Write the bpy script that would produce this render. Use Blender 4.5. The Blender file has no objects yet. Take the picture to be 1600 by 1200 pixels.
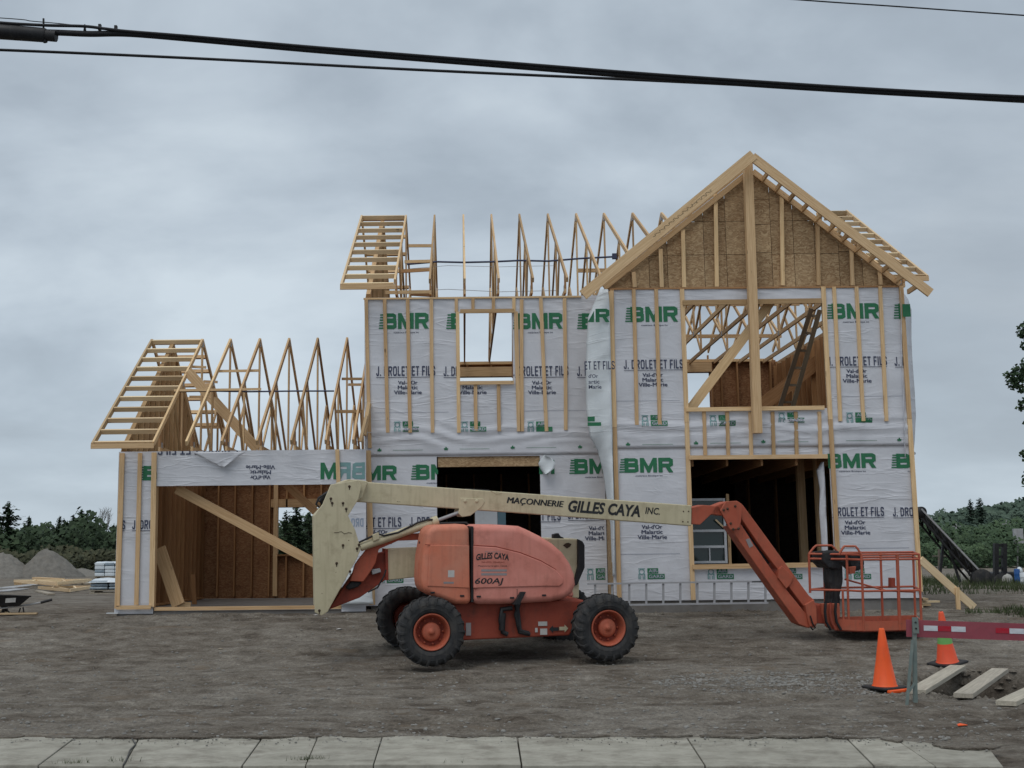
import bpy, bmesh, math, random
from mathutils import Vector, Matrix, noise, Euler
random.seed(7)
R = math.radians
sc = bpy.context.scene
# ------------------------------------------------------------------ camera
F_PX, HOR, CAMZ, ROLL = 1900.0, 873.0, 1.5, -0.6
PPX, CAMX = 722.0, -0.907      # the picture is cropped off-centre: its optical axis lies at pixel column 722
PITCH = math.atan((HOR - 600) / F_PX)
cam_d = bpy.data.cameras.new('camera'); cam = bpy.data.objects.new('camera', cam_d)
sc.collection.objects.link(cam); sc.camera = cam
cam_d.sensor_width = 36; cam_d.lens = F_PX / 1600 * 36; cam_d.clip_end = 6000; cam_d.clip_start = .1
cam_d.shift_x = (800 - PPX) / 1600
CAMM = Matrix.Translation((CAMX, 0, CAMZ)) @ Matrix.Rotation(math.pi / 2 + PITCH, 4, 'X') @ Matrix.Rotation(R(ROLL), 4, 'Z')
cam.matrix_world = CAMM
# ------------------------------------------------------------------ view
sc.view_settings.view_transform = 'Standard'; sc.view_settings.look = 'None'
sc.view_settings.exposure = 0.72; sc.view_settings.gamma = 1; sc.view_settings.use_curve_mapping = False
sc.cycles.max_bounces = 6; sc.cycles.transparent_max_bounces = 8
# ------------------------------------------------------------------ sun
SUN_EL, SUN_AZ = 58, 205     # azimuth clockwise from +Y: behind the camera and to its left
sd = bpy.data.lights.new('sun', 'SUN'); sd.energy = .62; sd.angle = R(40); sd.color = (1, .97, .93)
so = bpy.data.objects.new('sun', sd); sc.collection.objects.link(so)
_d = Vector((math.sin(R(SUN_AZ)) * math.cos(R(SUN_EL)), math.cos(R(SUN_AZ)) * math.cos(R(SUN_EL)), math.sin(R(SUN_EL))))
so.rotation_euler = _d.to_track_quat('Z', 'Y').to_euler()
# ------------------------------------------------------------------ world: overcast deck over a weak physical sky
w = bpy.data.worlds.new('World'); sc.world = w; w.use_nodes = True
nt = w.node_tree; nt.nodes.clear()
def N(nt, t, **k):
    n = nt.nodes.new(t)
    for a, b in k.items():
        if a in n.inputs: n.inputs[a].default_value = b
        else: setattr(n, a, b)
    return n
def ramp(nt, stops, fac):
    n = nt.nodes.new('ShaderNodeValToRGB'); e = n.color_ramp.elements
    while len(e) < len(stops): e.new(.5)
    for i, (p, c) in enumerate(stops):
        e[i].position = p; e[i].color = (*c, 1) if len(c) == 3 else c
    nt.links.new(fac, n.inputs[0]); return n.outputs[0]
def mixc(nt, f, a, b, mode='MIX'):
    n = nt.nodes.new('ShaderNodeMix'); n.data_type = 'RGBA'; n.blend_type = mode
    for s, v in ((n.inputs[0], f), (n.inputs[6], a), (n.inputs[7], b)):
        if isinstance(v, (int, float)): s.default_value = v
        elif isinstance(v, tuple): s.default_value = (*v, 1) if len(v) == 3 else v
        else: nt.links.new(v, s)
    return n.outputs[2]
def math_(nt, op, a, b=None):
    n = nt.nodes.new('ShaderNodeMath'); n.operation = op
    for s, v in ((n.inputs[0], a), (n.inputs[1], b)):
        if v is None: continue
        if isinstance(v, (int, float)): s.default_value = v
        else: nt.links.new(v, s)
    return n.outputs[0]
sky = N(nt, 'ShaderNodeTexSky', sky_type='NISHITA', sun_disc=False, sun_elevation=R(SUN_EL), sun_rotation=R(SUN_AZ))
bg1 = N(nt, 'ShaderNodeBackground', Strength=.05); nt.links.new(sky.outputs[0], bg1.inputs[0])
tc = nt.nodes.new('ShaderNodeTexCoord'); sp = nt.nodes.new('ShaderNodeSeparateXYZ')
nt.links.new(tc.outputs['Generated'], sp.inputs[0])
zz = math_(nt, 'ADD', math_(nt, 'MAXIMUM', sp.outputs[2], 0.0), .34)
cb = nt.nodes.new('ShaderNodeCombineXYZ')
nt.links.new(math_(nt, 'DIVIDE', sp.outputs[0], zz), cb.inputs[0])
nt.links.new(math_(nt, 'MULTIPLY', math_(nt, 'DIVIDE', sp.outputs[1], zz), 1.15), cb.inputs[1])
cb.inputs[2].default_value = 3.7
n1 = N(nt, 'ShaderNodeTexNoise', Scale=1.55, Detail=6, Roughness=.52, Distortion=.25); nt.links.new(cb.outputs[0], n1.inputs['Vector'])
n2 = N(nt, 'ShaderNodeTexNoise', Scale=5.2, Detail=5, Roughness=.5, Distortion=.3); nt.links.new(cb.outputs[0], n2.inputs['Vector'])
cf = math_(nt, 'ADD', math_(nt, 'MULTIPLY', n1.outputs[0], .76), math_(nt, 'MULTIPLY', n2.outputs[0], .24))
cl = ramp(nt, [(.34, (.205, .232, .265)), (.45, (.258, .294, .334)), (.54, (.318, .358, .40)), (.66, (.405, .448, .485))], cf)
hz = ramp(nt, [(0.0, (1, 1, 1)), (.10, (.55, .55, .55)), (.30, (0, 0, 0))], sp.outputs[2])
cl = mixc(nt, math_(nt, 'MULTIPLY', hz, .42), cl, (.40, .46, .51))
sm = nt.nodes.new('ShaderNodeVectorMath'); sm.operation = 'DISTANCE'; nt.links.new(tc.outputs['Generated'], sm.inputs[0]); sm.inputs[1].default_value = (.41, .89, .20)
sf = math_(nt, 'MULTIPLY', ramp(nt, [(.0, (1,1,1)), (.17, (0,0,0))], sm.outputs['Value']), math_(nt, 'MULTIPLY', n2.outputs[0], .75))
cl = mixc(nt, sf, cl, (.21, .225, .245))      # thin smoke drifting at the right
cl = mixc(nt, 1.0, cl, ramp(nt, [(0, (.97, .99, 1.0)), (.45, (.97, .99, 1.0)), (1.0, (1.35, 1.31, 1.26))], sp.outputs[2]), 'MULTIPLY')
bg2 = N(nt, 'ShaderNodeBackground', Strength=1.0); nt.links.new(cl, bg2.inputs[0])
mx = N(nt, 'ShaderNodeMixShader', Fac=.93); nt.links.new(bg1.outputs[0], mx.inputs[1]); nt.links.new(bg2.outputs[0], mx.inputs[2])
wo = nt.nodes.new('ShaderNodeOutputWorld'); nt.links.new(mx.outputs[0], wo.inputs[0])

# ------------------------------------------------------------------ geometry helpers
def ray(px, py):
    d = CAMM.to_3x3() @ Vector(((px - PPX) / F_PX, -(py - 600) / F_PX, -1)); return d
def at(px, py, Y):
    d = ray(px, py); t = Y / d.y; return Vector((CAMX + d.x * t, Y, CAMZ + d.z * t))
def XZ(px, py, Y):
    p = at(px, py, Y); return p.x, p.z
def sstep(a, b, x):
    t = max(0, min(1, (x - a) / (b - a))); return t * t * (3 - 2 * t)
def gsmooth(x, y):
    return .60 * sstep(17.0, 22.8, y)
PITC = None
def pit(x, y):
    # dug hole under the planks, right foreground
    ex = (x - 5.25 - .40 * (y - 14.7)) / 1.05; ey = (y - 14.65) / 1.45
    d = math.hypot(ex, ey) + .16 * noise.noise(Vector((x * 2.1, y * 2.1, 5)))
    return 1 - sstep(.78, 1.0, d)
RUTS = ((15.35, .4), (13.1, 1.9), (11.9, 4.1), (18.4, 3.0), (16.1, 5.2), (14.2, 2.2))
def rutted(x, y):
    v = 0
    for rut, ph in RUTS:
        yy = y - rut - .25 * math.sin(x * .35 + ph); k = max(0, min(1, .45 + 1.3*noise.noise(Vector((x * .5, rut, 2)))))
        v = max(v, math.exp(-(yy / .13) ** 4) * k * (.75 + .25 * math.sin(x * 26 + 8*yy)))
    return v * (.7 + .6*noise.noise(Vector((x*3, y*5, 8))))
def ground(x, y):
    z = gsmooth(x, y)
    if y < 60 and abs(x) < 45:
        f = 1 - sstep(30, 60, y)
        z += f * (.035 * noise.noise(Vector((x * .45, y * 1.1, 0))) + .022 * noise.noise(Vector((x * 1.6, y * 3.1, 3))))
        if y < 26:
            z += .020 * noise.noise(Vector((x * 3.2, y * 6, 9))) + .012 * noise.noise(Vector((x * 8, y * 10, 1))) - .022 * max(0, noise.noise(Vector((x * 1.1, y * 2.6, 31))) - .15)
            for rut, ph in RUTS:      # old wheel ruts running along the site
                yy = y - rut - .25 * math.sin(x * .35 + ph)
                z -= .05 * math.exp(-(yy / .15) ** 2) * max(0, .4 + noise.noise(Vector((x * .6, rut, 2)))) * (1 + .4 * math.sin(x * 21)); z += .025 * math.exp(-((abs(yy) - .26) / .09) ** 2) * max(0, .3 + noise.noise(Vector((x * .6, rut, 2))))
        z -= .50 * pit(x, y)
        e = sstep(10.3, 11.0, y); z = z * e + (-.035 + .3 * (z)) * (1 - e)    # lies lower round the kerb slabs
    return z
def gpt(px, py):
    d = ray(px, py); o = Vector((CAMX, 0, CAMZ)); t = 5.0
    while t < 900:
        p = o + d * t
        if p.z < ground(p.x, p.y): break
        t += .02 + t * .001
    return o + d * t

WM = {}
def link(o, parent=None, M=None):
    sc.collection.objects.link(o)
    M = M or Matrix.Identity(4)
    WM[o.name] = M
    if parent:
        o.parent = parent; o.matrix_basis = WM[parent.name].inverted() @ M
    else: o.matrix_basis = M
    return o
def tag(o, label=None, cat=None, group=None, kind=None):
    if label: o['label'] = label
    if cat: o['category'] = cat
    if group: o['group'] = group
    if kind: o['kind'] = kind
    return o
def empty(name, M, label=None, cat=None, group=None, parent=None):
    if not isinstance(M, Matrix): M = Matrix.Translation(M)
    return tag(link(bpy.data.objects.new(name, None), parent, M), label, cat, group)

class MB:
    def __init__(s): s.v = []; s.f = []; s.m = []; s.sm = []
    def add(s, vs, fs, mi=0, smooth=False):
        b = len(s.v); s.v += [tuple(v) for v in vs]
        for f in fs: s.f.append([b + i for i in f]); s.m.append(mi); s.sm.append(smooth)
        return s
    def box(s, a, b, mi=0):
        x0, y0, z0 = a; x1, y1, z1 = b
        x0, x1 = min(x0, x1), max(x0, x1); y0, y1 = min(y0, y1), max(y0, y1); z0, z1 = min(z0, z1), max(z0, z1)
        return s.add([(x0,y0,z0),(x1,y0,z0),(x1,y1,z0),(x0,y1,z0),(x0,y0,z1),(x1,y0,z1),(x1,y1,z1),(x0,y1,z1)],
              [(0,3,2,1),(4,5,6,7),(0,1,5,4),(1,2,6,5),(2,3,7,6),(3,0,4,7)], mi)
    def bar(s, p, q, w, d, up=(0,0,1), mi=0):
        M, L = frame(p, q, up); c = [(-L/2 if i & 1 else L/2, (w/2 if i & 2 else -w/2), (d/2 if i & 4 else -d/2)) for i in range(8)]
        vs = [M @ Vector(k) for k in c]
        return s.add(vs, [(0,2,3,1),(4,5,7,6),(0,1,5,4),(2,6,7,3),(0,4,6,2),(1,3,7,5)], mi)
    def prism(s, pts, ax, d0, d1, mi=0, smooth=False):
        """pts: 2D outline; ax: function (a,b,d)->3D; extruded from d0 to d1"""
        n = len(pts); vs = [ax(a, b, d0) for a, b in pts] + [ax(a, b, d1) for a, b in pts]
        fs = [tuple(range(n))[::-1], tuple(range(n, 2*n))] + [(i, (i+1) % n, n + (i+1) % n, n + i) for i in range(n)]
        return s.add(vs, fs, mi, smooth)
    def tube(s, pts, r, n=8, mi=0, cap=True, rs=None):
        pts = [Vector(p) for p in pts]; rings = []; up = None
        for i, p in enumerate(pts):
            t = (pts[min(i+1, len(pts)-1)] - pts[max(i-1, 0)]).normalized()
            if up is None: up = Vector((0,0,1)) if abs(t.z) < .9 else Vector((1,0,0))
            a = t.cross(up).normalized(); b = a.cross(t).normalized(); up = b
            rr = rs[i] if rs else r
            rings.append([p + a * rr * math.cos(2*math.pi*k/n) + b * rr * math.sin(2*math.pi*k/n) for k in range(n)])
        vs = [v for g in rings for v in g]; fs = []
        for i in range(len(rings)-1):
            for k in range(n): fs.append((i*n+k, i*n+(k+1) % n, (i+1)*n+(k+1) % n, (i+1)*n+k))
        s.add(vs, fs, mi, True)
        if cap: s.add(rings[0], [tuple(range(n))[::-1]], mi); s.add(rings[-1], [tuple(range(n))], mi)
        return s
    def lathe(s, prof, n=32, M=Matrix.Identity(4), mi=0, smooth=True, closed=False):
        """prof: list of (r, y); spun about local Y"""
        vs = []; m = len(prof)
        for k in range(n):
            a = 2*math.pi*k/n
            for r, y in prof: vs.append(M @ Vector((r*math.cos(a), y, r*math.sin(a))))
        fs = []
        for k in range(n):
            for j in range(m if closed else m-1):
                fs.append((k*m+j, k*m+(j+1) % m, ((k+1) % n)*m+(j+1) % m, ((k+1) % n)*m+j))
        return s.add(vs, fs, mi, smooth)
    def build(s, name, mat, parent=None, M=None, label=None, fix=True, bevel=0, seg=2, **k):
        me = bpy.data.meshes.new(name); me.from_pydata(s.v, [], s.f)
        mats = mat if isinstance(mat, (list, tuple)) else [mat]
        for m_ in mats: me.materials.append(m_)
        me.polygons.foreach_set('material_index', s.m); me.polygons.foreach_set('use_smooth', s.sm)
        if fix:
            bm = bmesh.new(); bm.from_mesh(me); bmesh.ops.recalc_face_normals(bm, faces=bm.faces); bm.to_mesh(me); bm.free()
        me.update()
        o = bpy.data.objects.new(name, me)
        if bevel:
            b = o.modifiers.new('bevel', 'BEVEL'); b.width = bevel; b.segments = seg; b.limit_method = 'ANGLE'; b.angle_limit = R(35)
        if parent is not None and M is None:
            # vertices were given in world space: keep them there
            M = Matrix.Identity(4)
        link(o, parent, M)
        return tag(o, label, **k)
def frame(p, q, up=(0,0,1)):
    p = Vector(p); q = Vector(q); x = (q - p); L = x.length; x.normalize(); up = Vector(up)
    y = up.cross(x)
    if y.length < 1e-4: y = Vector((0,1,0)).cross(x) if abs(x.y) < .9 else Vector((1,0,0)).cross(x)
    y.normalize(); z = x.cross(y)
    M = Matrix((x, y, z)).transposed().to_4x4(); M.translation = (p + q) / 2
    return M, L
def beam(name, p, q, w_, d_, up, mat, parent, bow=0.0, **k):
    """one length of lumber: local X along the piece, w_ across, d_ along up; centre line p-q"""
    M, L = frame(p, q, up); mb = MB()
    if bow:
        n = 4; vs = []; fs = []
        for i in range(n + 1):
            t = i / n; x = (t - .5) * L; o_ = bow * (1 - (2*t-1)**2)
            vs += [(x, -w_/2 + o_, -d_/2), (x, w_/2 + o_, -d_/2), (x, w_/2 + o_, d_/2), (x, -w_/2 + o_, d_/2)]
        for i in range(n):
            for j in range(4): fs.append((i*4+j, i*4+(j+1) % 4, (i+1)*4+(j+1) % 4, (i+1)*4+j))
        fs += [(3,2,1,0), tuple(n*4+j for j in range(4))]
        mb.add(vs, fs)
    else: mb.box((-L/2, -w_/2, -d_/2), (L/2, w_/2, d_/2))
    return mb.build(name, mat, parent, M, **k)
def rbox(name, a, b, mat, parent, bevel=0, **k):
    a = Vector(a); b = Vector(b); c = (a + b) / 2; h = (b - a) / 2
    return MB().box(-h, h).build(name, mat, parent, Matrix.Translation(c), bevel=bevel, **k)

# ------------------------------------------------------------------ materials
def mat(name, base=(.5,.5,.5), rough=.7, metal=0, spec=.4):
    m = bpy.data.materials.new(name); m.use_nodes = True; b = m.node_tree.nodes['Principled BSDF']
    b.inputs['Base Color'].default_value = (*base, 1); b.inputs['Roughness'].default_value = rough
    b.inputs['Metallic'].default_value = metal; b.inputs['Specular IOR Level'].default_value = spec
    return m, m.node_tree, b
def coords(nt, scale=(1,1,1), kind='Object', rnd=True):
    t = nt.nodes.new('ShaderNodeTexCoord'); mp = nt.nodes.new('ShaderNodeMapping'); mp.inputs['Scale'].default_value = scale
    nt.links.new(t.outputs[kind], mp.inputs[0])
    if rnd:
        oi = nt.nodes.new('ShaderNodeObjectInfo'); c = nt.nodes.new('ShaderNodeCombineXYZ')
        for i in range(3): nt.links.new(math_(nt, 'MULTIPLY', oi.outputs['Random'], 37.0 + 11*i), c.inputs[i])
        nt.links.new(c.outputs[0], mp.inputs[1])
    return mp.outputs[0]
def noi(nt, vec, scale, detail=4, rough=.55, dist=0):
    n = N(nt, 'ShaderNodeTexNoise', Scale=scale, Detail=detail, Roughness=rough, Distortion=dist); nt.links.new(vec, n.inputs['Vector']); return n.outputs[0]
def bump(nt, b, h, strength=.3, dist=.02):
    n = N(nt, 'ShaderNodeBump', Strength=strength, Distance=dist); nt.links.new(h, n.inputs['Height']); nt.links.new(n.outputs[0], b.inputs['Normal'])
M_ = {}
def wood(name, c0, c1, knots=True):
    m, nt, b = mat(name, c0, .75, 0, .25)
    v = coords(nt, (1.2, 26, 26)); g = noi(nt, v, 1.6, 4, .6, .5)
    v2 = coords(nt, (3, 14, 14)); k = noi(nt, v2, 1.1, 2)
    col = ramp(nt, [(.3, c0), (.7, c1)], g)
    dk = tuple(x * .42 for x in c0)
    if knots: col = mixc(nt, ramp(nt, [(.715, (0,0,0)), (.76, (1,1,1))], k), col, dk)
    oi = nt.nodes.new('ShaderNodeObjectInfo')
    col = mixc(nt, 1.0, col, ramp(nt, [(0, (.62,.57,.50)), (.3, (.88,.82,.76)), (.7, (1.0,.98,.95)), (1, (1.18,1.17,1.10))], oi.outputs['Random']), 'MULTIPLY')
    nt.links.new(col, b.inputs['Base Color']); bump(nt, b, g, .25, .004); M_[name] = m; return m
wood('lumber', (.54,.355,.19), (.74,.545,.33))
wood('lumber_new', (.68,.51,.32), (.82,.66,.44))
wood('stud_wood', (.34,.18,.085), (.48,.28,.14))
wood('board_grey', (.33,.30,.25), (.50,.46,.39))
wood('stud_grey', (.24,.19,.14), (.34,.28,.21))
wood('old_board', (.30,.27,.22), (.44,.40,.33))
def osb(name, c0, c1, c2):
    m, nt, b = mat(name, c1, .85, 0, .2)
    v = coords(nt, (1,1,1), 'Object', True)
    d = N(nt, 'ShaderNodeTexNoise', Scale=6, Detail=2); nt.links.new(v, d.inputs['Vector'])
    vv = mixc(nt, .13, v, d.outputs[1])
    vo = N(nt, 'ShaderNodeTexVoronoi', Scale=27.0); vo.inputs['Randomness'].default_value = 1
    mp = nt.nodes.new('ShaderNodeMapping'); mp.inputs['Scale'].default_value = (1, 1, 2.4); mp.inputs['Rotation'].default_value = (0, .5, 0)
    nt.links.new(vv, mp.inputs[0]); nt.links.new(mp.outputs[0], vo.inputs['Vector'])
    s = nt.nodes.new('ShaderNodeSeparateColor'); nt.links.new(vo.outputs['Color'], s.inputs[0])
    col = ramp(nt, [(.0, c0), (.5, c1), (1, c2)], s.outputs[0])
    col = mixc(nt, .35, col, ramp(nt, [(.3, c0), (.7, c2)], noi(nt, v, 1.7, 5)), 'MIX')
    oi = nt.nodes.new('ShaderNodeObjectInfo')
    col = mixc(nt, 1.0, col, ramp(nt, [(0, (.8,.79,.78)), (1, (1.1,1.1,1.1))], oi.outputs['Random']), 'MULTIPLY')
    nt.links.new(col, b.inputs['Base Color']); bump(nt, b, s.outputs[1], .3, .004); M_[name] = m
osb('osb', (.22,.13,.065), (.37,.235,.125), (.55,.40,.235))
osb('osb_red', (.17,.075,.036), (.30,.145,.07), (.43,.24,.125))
osb('osb_dark', (.030,.022,.019), (.055,.040,.034), (.085,.062,.05))  # interior gloom put into the board colour; also backs the gable joints
def wrapmat(name, c, back=False):
    m, nt, b = mat(name, c, .42, 0, .45)
    v = coords(nt, (1,1,1), 'Object', False)
    cr = noi(nt, v, 1.9, 5, .5, .6); fine = noi(nt, v, 16, 4, .6, .3)
    hs = math_(nt, 'MULTIPLY', cr, .8)
    for ang, s1, s2, seed in ((.75, 1.1, 5.5, 0), (-.6, .9, 4.5, 9), (.12, .8, 6.5, 21)):
        mp = nt.nodes.new('ShaderNodeMapping'); mp.inputs['Rotation'].default_value = (0, ang, 0); mp.inputs['Scale'].default_value = (s1, s1, s2); mp.inputs['Location'].default_value = (seed, 0, seed)
        nt.links.new(v, mp.inputs[0]); dg = noi(nt, mp.outputs[0], 1.0, 2, .5, .5)
        rid = ramp(nt, [(.0, (1,1,1)), (.035, (.35,.35,.35)), (.10, (0,0,0))], math_(nt, 'ABSOLUTE', math_(nt, 'SUBTRACT', dg, .5)))
        mk = ramp(nt, [(.50, (0,0,0)), (.66, (1,1,1))], noi(nt, mp.outputs[0], .42, 2))
        hs = math_(nt, 'ADD', hs, math_(nt, 'MULTIPLY', math_(nt, 'MULTIPLY', rid, mk), .26))
    h = math_(nt, 'ADD', hs, math_(nt, 'MULTIPLY', fine, .05))
    col = mixc(nt, ramp(nt, [(.35, (0,0,0)), (.75, (1,1,1))], cr), c, tuple(x * .86 for x in c))
    nt.links.new(col, b.inputs['Base Color']); bump(nt, b, h, .45, .05); M_[name] = m
wrapmat('house_wrap', (.625,.63,.665)); wrapmat('wrap_back', (.68,.72,.74))
def paint(name, c0, c1, scale=2.0, rough=.55, spec=.4, dirt=(.16,.13,.10), dirt_amt=.35, chips=None):
    m, nt, b = mat(name, c0, rough, 0, spec); v = coords(nt, (1,1,1), 'Object', False)
    col = ramp(nt, [(.32, c0), (.68, c1)], noi(nt, v, scale, 6, .6, .4))
    d = noi(nt, v, 5.3, 8, .65); col = mixc(nt, math_(nt, 'MULTIPLY', ramp(nt, [(.5, (0,0,0)), (.75, (1,1,1))], d), dirt_amt), col, dirt)
    if chips:
        k = noi(nt, coords(nt, (1,1,1), 'Object', False), 11, 6, .7); col = mixc(nt, ramp(nt, [(.685, (0,0,0)), (.70, (1,1,1))], k), col, chips)
    st = noi(nt, coords(nt, (9, 9, .8), 'Object', False), 2.0, 4); col = mixc(nt, math_(nt, 'MULTIPLY', ramp(nt, [(.5, (0,0,0)), (.8, (1,1,1))], st), .3), col, dirt)
    nt.links.new(col, b.inputs['Base Color'])
    rr = ramp(nt, [(.3, (rough-.1,)*3), (.7, (min(1, rough+.2),)*3)], d); nt.links.new(rr, b.inputs['Roughness'])
    bump(nt, b, d, .12, .004); M_[name] = m
paint('orange', (.40,.085,.045), (.47,.125,.07), 2.2, .55, .35, (.13,.08,.055), .45, (.10,.06,.045))
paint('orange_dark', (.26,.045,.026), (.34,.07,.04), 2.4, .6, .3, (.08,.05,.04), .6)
paint('hood_orange', (.63,.185,.105), (.58,.245,.165), 1.6, .6, .3, (.30,.10,.07), .35)
paint('hood_pink', (.70,.28,.225), (.56,.19,.145), 1.9, .62, .3, (.33,.12,.085), .5)
paint('cream', (.52,.46,.30), (.60,.53,.36), 1.7, .5, .4, (.22,.17,.10), .4, (.11,.07,.04))
paint('rubber', (.028,.029,.031), (.05,.05,.051), 5, .85, .2, (.13,.115,.10), .55)
paint('black_plastic', (.013,.013,.015), (.025,.025,.027), 3, .5, .3, (.08,.07,.06), .25)
paint('steel', (.30,.30,.31), (.42,.42,.42), 4, .5, .5, (.16,.13,.11), .4)
paint('aluminium', (.30,.305,.32), (.40,.40,.42), 4, .42, .5, (.3,.29,.27), .4)
paint('green_steel', (.13,.17,.16), (.20,.24,.22), 6, .55, .4, (.14,.11,.09), .4)
paint('cone_orange', (.86,.095,.015), (.92,.13,.022), 3, .5, .4, (.35,.12,.06), .25)
paint('cone_red', (.80,.085,.03), (.88,.12,.045), 3, .5, .4, (.35,.12,.06), .25)
paint('cone_green', (.16,.42,.11), (.20,.48,.14), 3, .5, .4, (.14,.2,.1), .25)
paint('barrier_red', (.26,.055,.075), (.32,.075,.095), 3, .6, .3, (.16,.07,.08), .4)
paint('cable', (.012,.012,.014), (.02,.02,.022), 3, .6, .3, (.04,.04,.04), .2)
paint('white_paint', (.55,.57,.6), (.66,.67,.68), 3, .5, .4, (.4,.38,.35), .3)
paint('plastic_white', (.60,.66,.70), (.75,.78,.80), 3, .3, .5, (.3,.4,.45), .3)
paint('pallet_blue', (.16,.22,.27), (.32,.38,.42), 6, .4, .5, (.1,.12,.14), .4)
paint('blue', (.02,.09,.32), (.03,.13,.38), 3, .4, .5, (.05,.08,.12), .3)
paint('canvas', (.38,.37,.34), (.55,.54,.50), 3, .9, .1, (.2,.18,.16), .5)
paint('teal', (.09,.17,.21), (.12,.20,.24), 3, .5, .4, (.1,.1,.1), .2)
paint('far_wall', (.42,.42,.4), (.5,.5,.48), 2, .8, .2); paint('far_roof', (.22,.23,.25), (.33,.34,.36), 2, .7, .2)
def flat(name, c, rough=.6, spec=.3):
    m, nt, b = mat(name, c, rough, 0, spec); v = coords(nt, (1,1,1), 'Object', False)
    col = mixc(nt, ramp(nt, [(.4, (0,0,0)), (.75, (1,1,1))], noi(nt, v, 14, 6, .7)), c, tuple(x * .72 + .03 for x in c)); nt.links.new(col, b.inputs['Base Color']); M_[name] = m
flat('ink_green', (.022,.17,.075)); flat('ink_blue', (.045,.055,.105)); flat('ink_navy', (.06,.07,.13)); flat('ink_black', (.02,.022,.024)); flat('ink_pale', (.19,.34,.34))
flat('ink_faint', (.34,.36,.42)); flat('ink_pale_blue', (.30,.36,.46))
flat('decal_white', (.55,.53,.5)); flat('decal_grey', (.30,.27,.27)); flat('reflect_white', (.62,.64,.68), .3); flat('reflect_red', (.42,.012,.03), .3); flat('rust', (.06,.035,.02), .8)
def gl(name):
    m, nt, b = mat(name, (.02,.03,.03), .05, 0, .5); b.inputs['Transmission Weight'].default_value = .8; b.inputs['IOR'].default_value = 1.1; M_[name] = m
gl('glass')
m, nt, b = mat('pane_dark', (.012,.028,.026), .06, 0, .5); M_['pane_dark'] = m
# ground
m, nt, b = mat('site_ground', (.2,.18,.16), .95, 0, .15); v = coords(nt, (1,1,1), 'Object', False)
vs = coords(nt, (.75,1.25,1), 'Object', False)
big = noi(nt, vs, .55, 6, .6, .6); mid = noi(nt, vs, 3.2, 7, .65, .4); fin = noi(nt, v, 26, 6, .75); grn = noi(nt, v, 90, 3, .8)
col = ramp(nt, [(.30, (.085,.066,.050)), (.42, (.145,.122,.098)), (.54, (.205,.182,.152)), (.68, (.275,.25,.215))], big)
col = mixc(nt, .55, col, ramp(nt, [(.36, (.045,.034,.025)), (.46, (.14,.12,.098)), (.56, (.20,.178,.148)), (.68, (.32,.295,.255))], mid))
col = mixc(nt, .5, col, mixc(nt, 1.0, col, ramp(nt, [(.33, (.25,.23,.21)), (.5, (1,1,1)), (.66, (1.75,1.75,1.75))], fin), 'MULTIPLY'))
col = mixc(nt, 1.0, col, ramp(nt, [(.3, (.72,.72,.72)), (.5, (1,1,1)), (.68, (1.25,1.25,1.25))], grn), 'MULTIPLY')
oc = noi(nt, vs, 1.3, 5, .6, .9); col = mixc(nt, math_(nt, 'MULTIPLY', ramp(nt, [(.60, (0,0,0)), (.68, (1,1,1))], oc), .5), col, (.17,.125,.085))
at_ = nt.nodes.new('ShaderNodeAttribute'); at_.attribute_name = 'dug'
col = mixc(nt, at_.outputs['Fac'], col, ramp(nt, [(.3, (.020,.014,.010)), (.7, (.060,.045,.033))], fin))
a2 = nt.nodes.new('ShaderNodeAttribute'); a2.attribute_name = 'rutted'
col = mixc(nt, math_(nt, 'MULTIPLY', a2.outputs['Fac'], .55), col, (.075,.058,.043))  # ruts tinted darker: packed mud, plus the shade their relief lacks
nt.links.new(col, b.inputs['Base Color'])
bump(nt, b, math_(nt, 'ADD', math_(nt, 'MULTIPLY', mid, 1.1), math_(nt, 'ADD', math_(nt, 'MULTIPLY', fin, .5), math_(nt, 'MULTIPLY', grn, .22))), .9, .045); M_['site_ground'] = m
def stone(name, c0, c1, sc_=8, bs=.3):
    m, nt, b = mat(name, c0, .9, 0, .2); v = coords(nt, (1,1,1), 'Object', False); a = noi(nt, v, sc_, 8, .7); oi = nt.nodes.new('ShaderNodeObjectInfo')
    col = ramp(nt, [(.3, c0), (.7, c1)], a); col = mixc(nt, 1, col, ramp(nt, [(0, (.9,.9,.9)), (1, (1.08,1.08,1.08))], oi.outputs['Random']), 'MULTIPLY')
    sp = noi(nt, v, 3.1, 7, .7); col = mixc(nt, math_(nt, 'MULTIPLY', ramp(nt, [(.50, (0,0,0)), (.66, (1,1,1))], sp), .6), col, (.15,.13,.105))
    nt.links.new(col, b.inputs['Base Color']); bump(nt, b, a, bs, .01); M_[name] = m
stone('kerb_concrete', (.25,.236,.195), (.40,.378,.32), 5); stone('asphalt', (.06,.06,.06), (.10,.10,.10), 40)
stone('gravel', (.13,.12,.105), (.25,.235,.21), 3, .8); stone('pebble', (.15,.142,.13), (.33,.32,.295), 1.2); stone('slab_floor', (.14,.13,.12), (.22,.21,.2), 2)
def leafm(name, c0, c1, c2):
    m, nt, b = mat(name, c0, .7, 0, .2); v = coords(nt, (1,1,1), 'Object', True); a = noi(nt, v, .9, 6, .7)
    col = ramp(nt, [(.3, c0), (.5, c1), (.7, c2)], a)
    oi = nt.nodes.new('ShaderNodeObjectInfo'); col = mixc(nt, 1, col, ramp(nt, [(0, (.75,.8,.8)), (1, (1.2,1.15,1.1))], oi.outputs['Random']), 'MULTIPLY')
    nt.links.new(col, b.inputs['Base Color']); M_[name] = m
leafm('leaf_dark', (.020,.034,.018), (.036,.060,.030), (.065,.10,.048))
leafm('leaf_mid', (.030,.055,.030), (.05,.085,.043), (.085,.13,.065))
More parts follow.
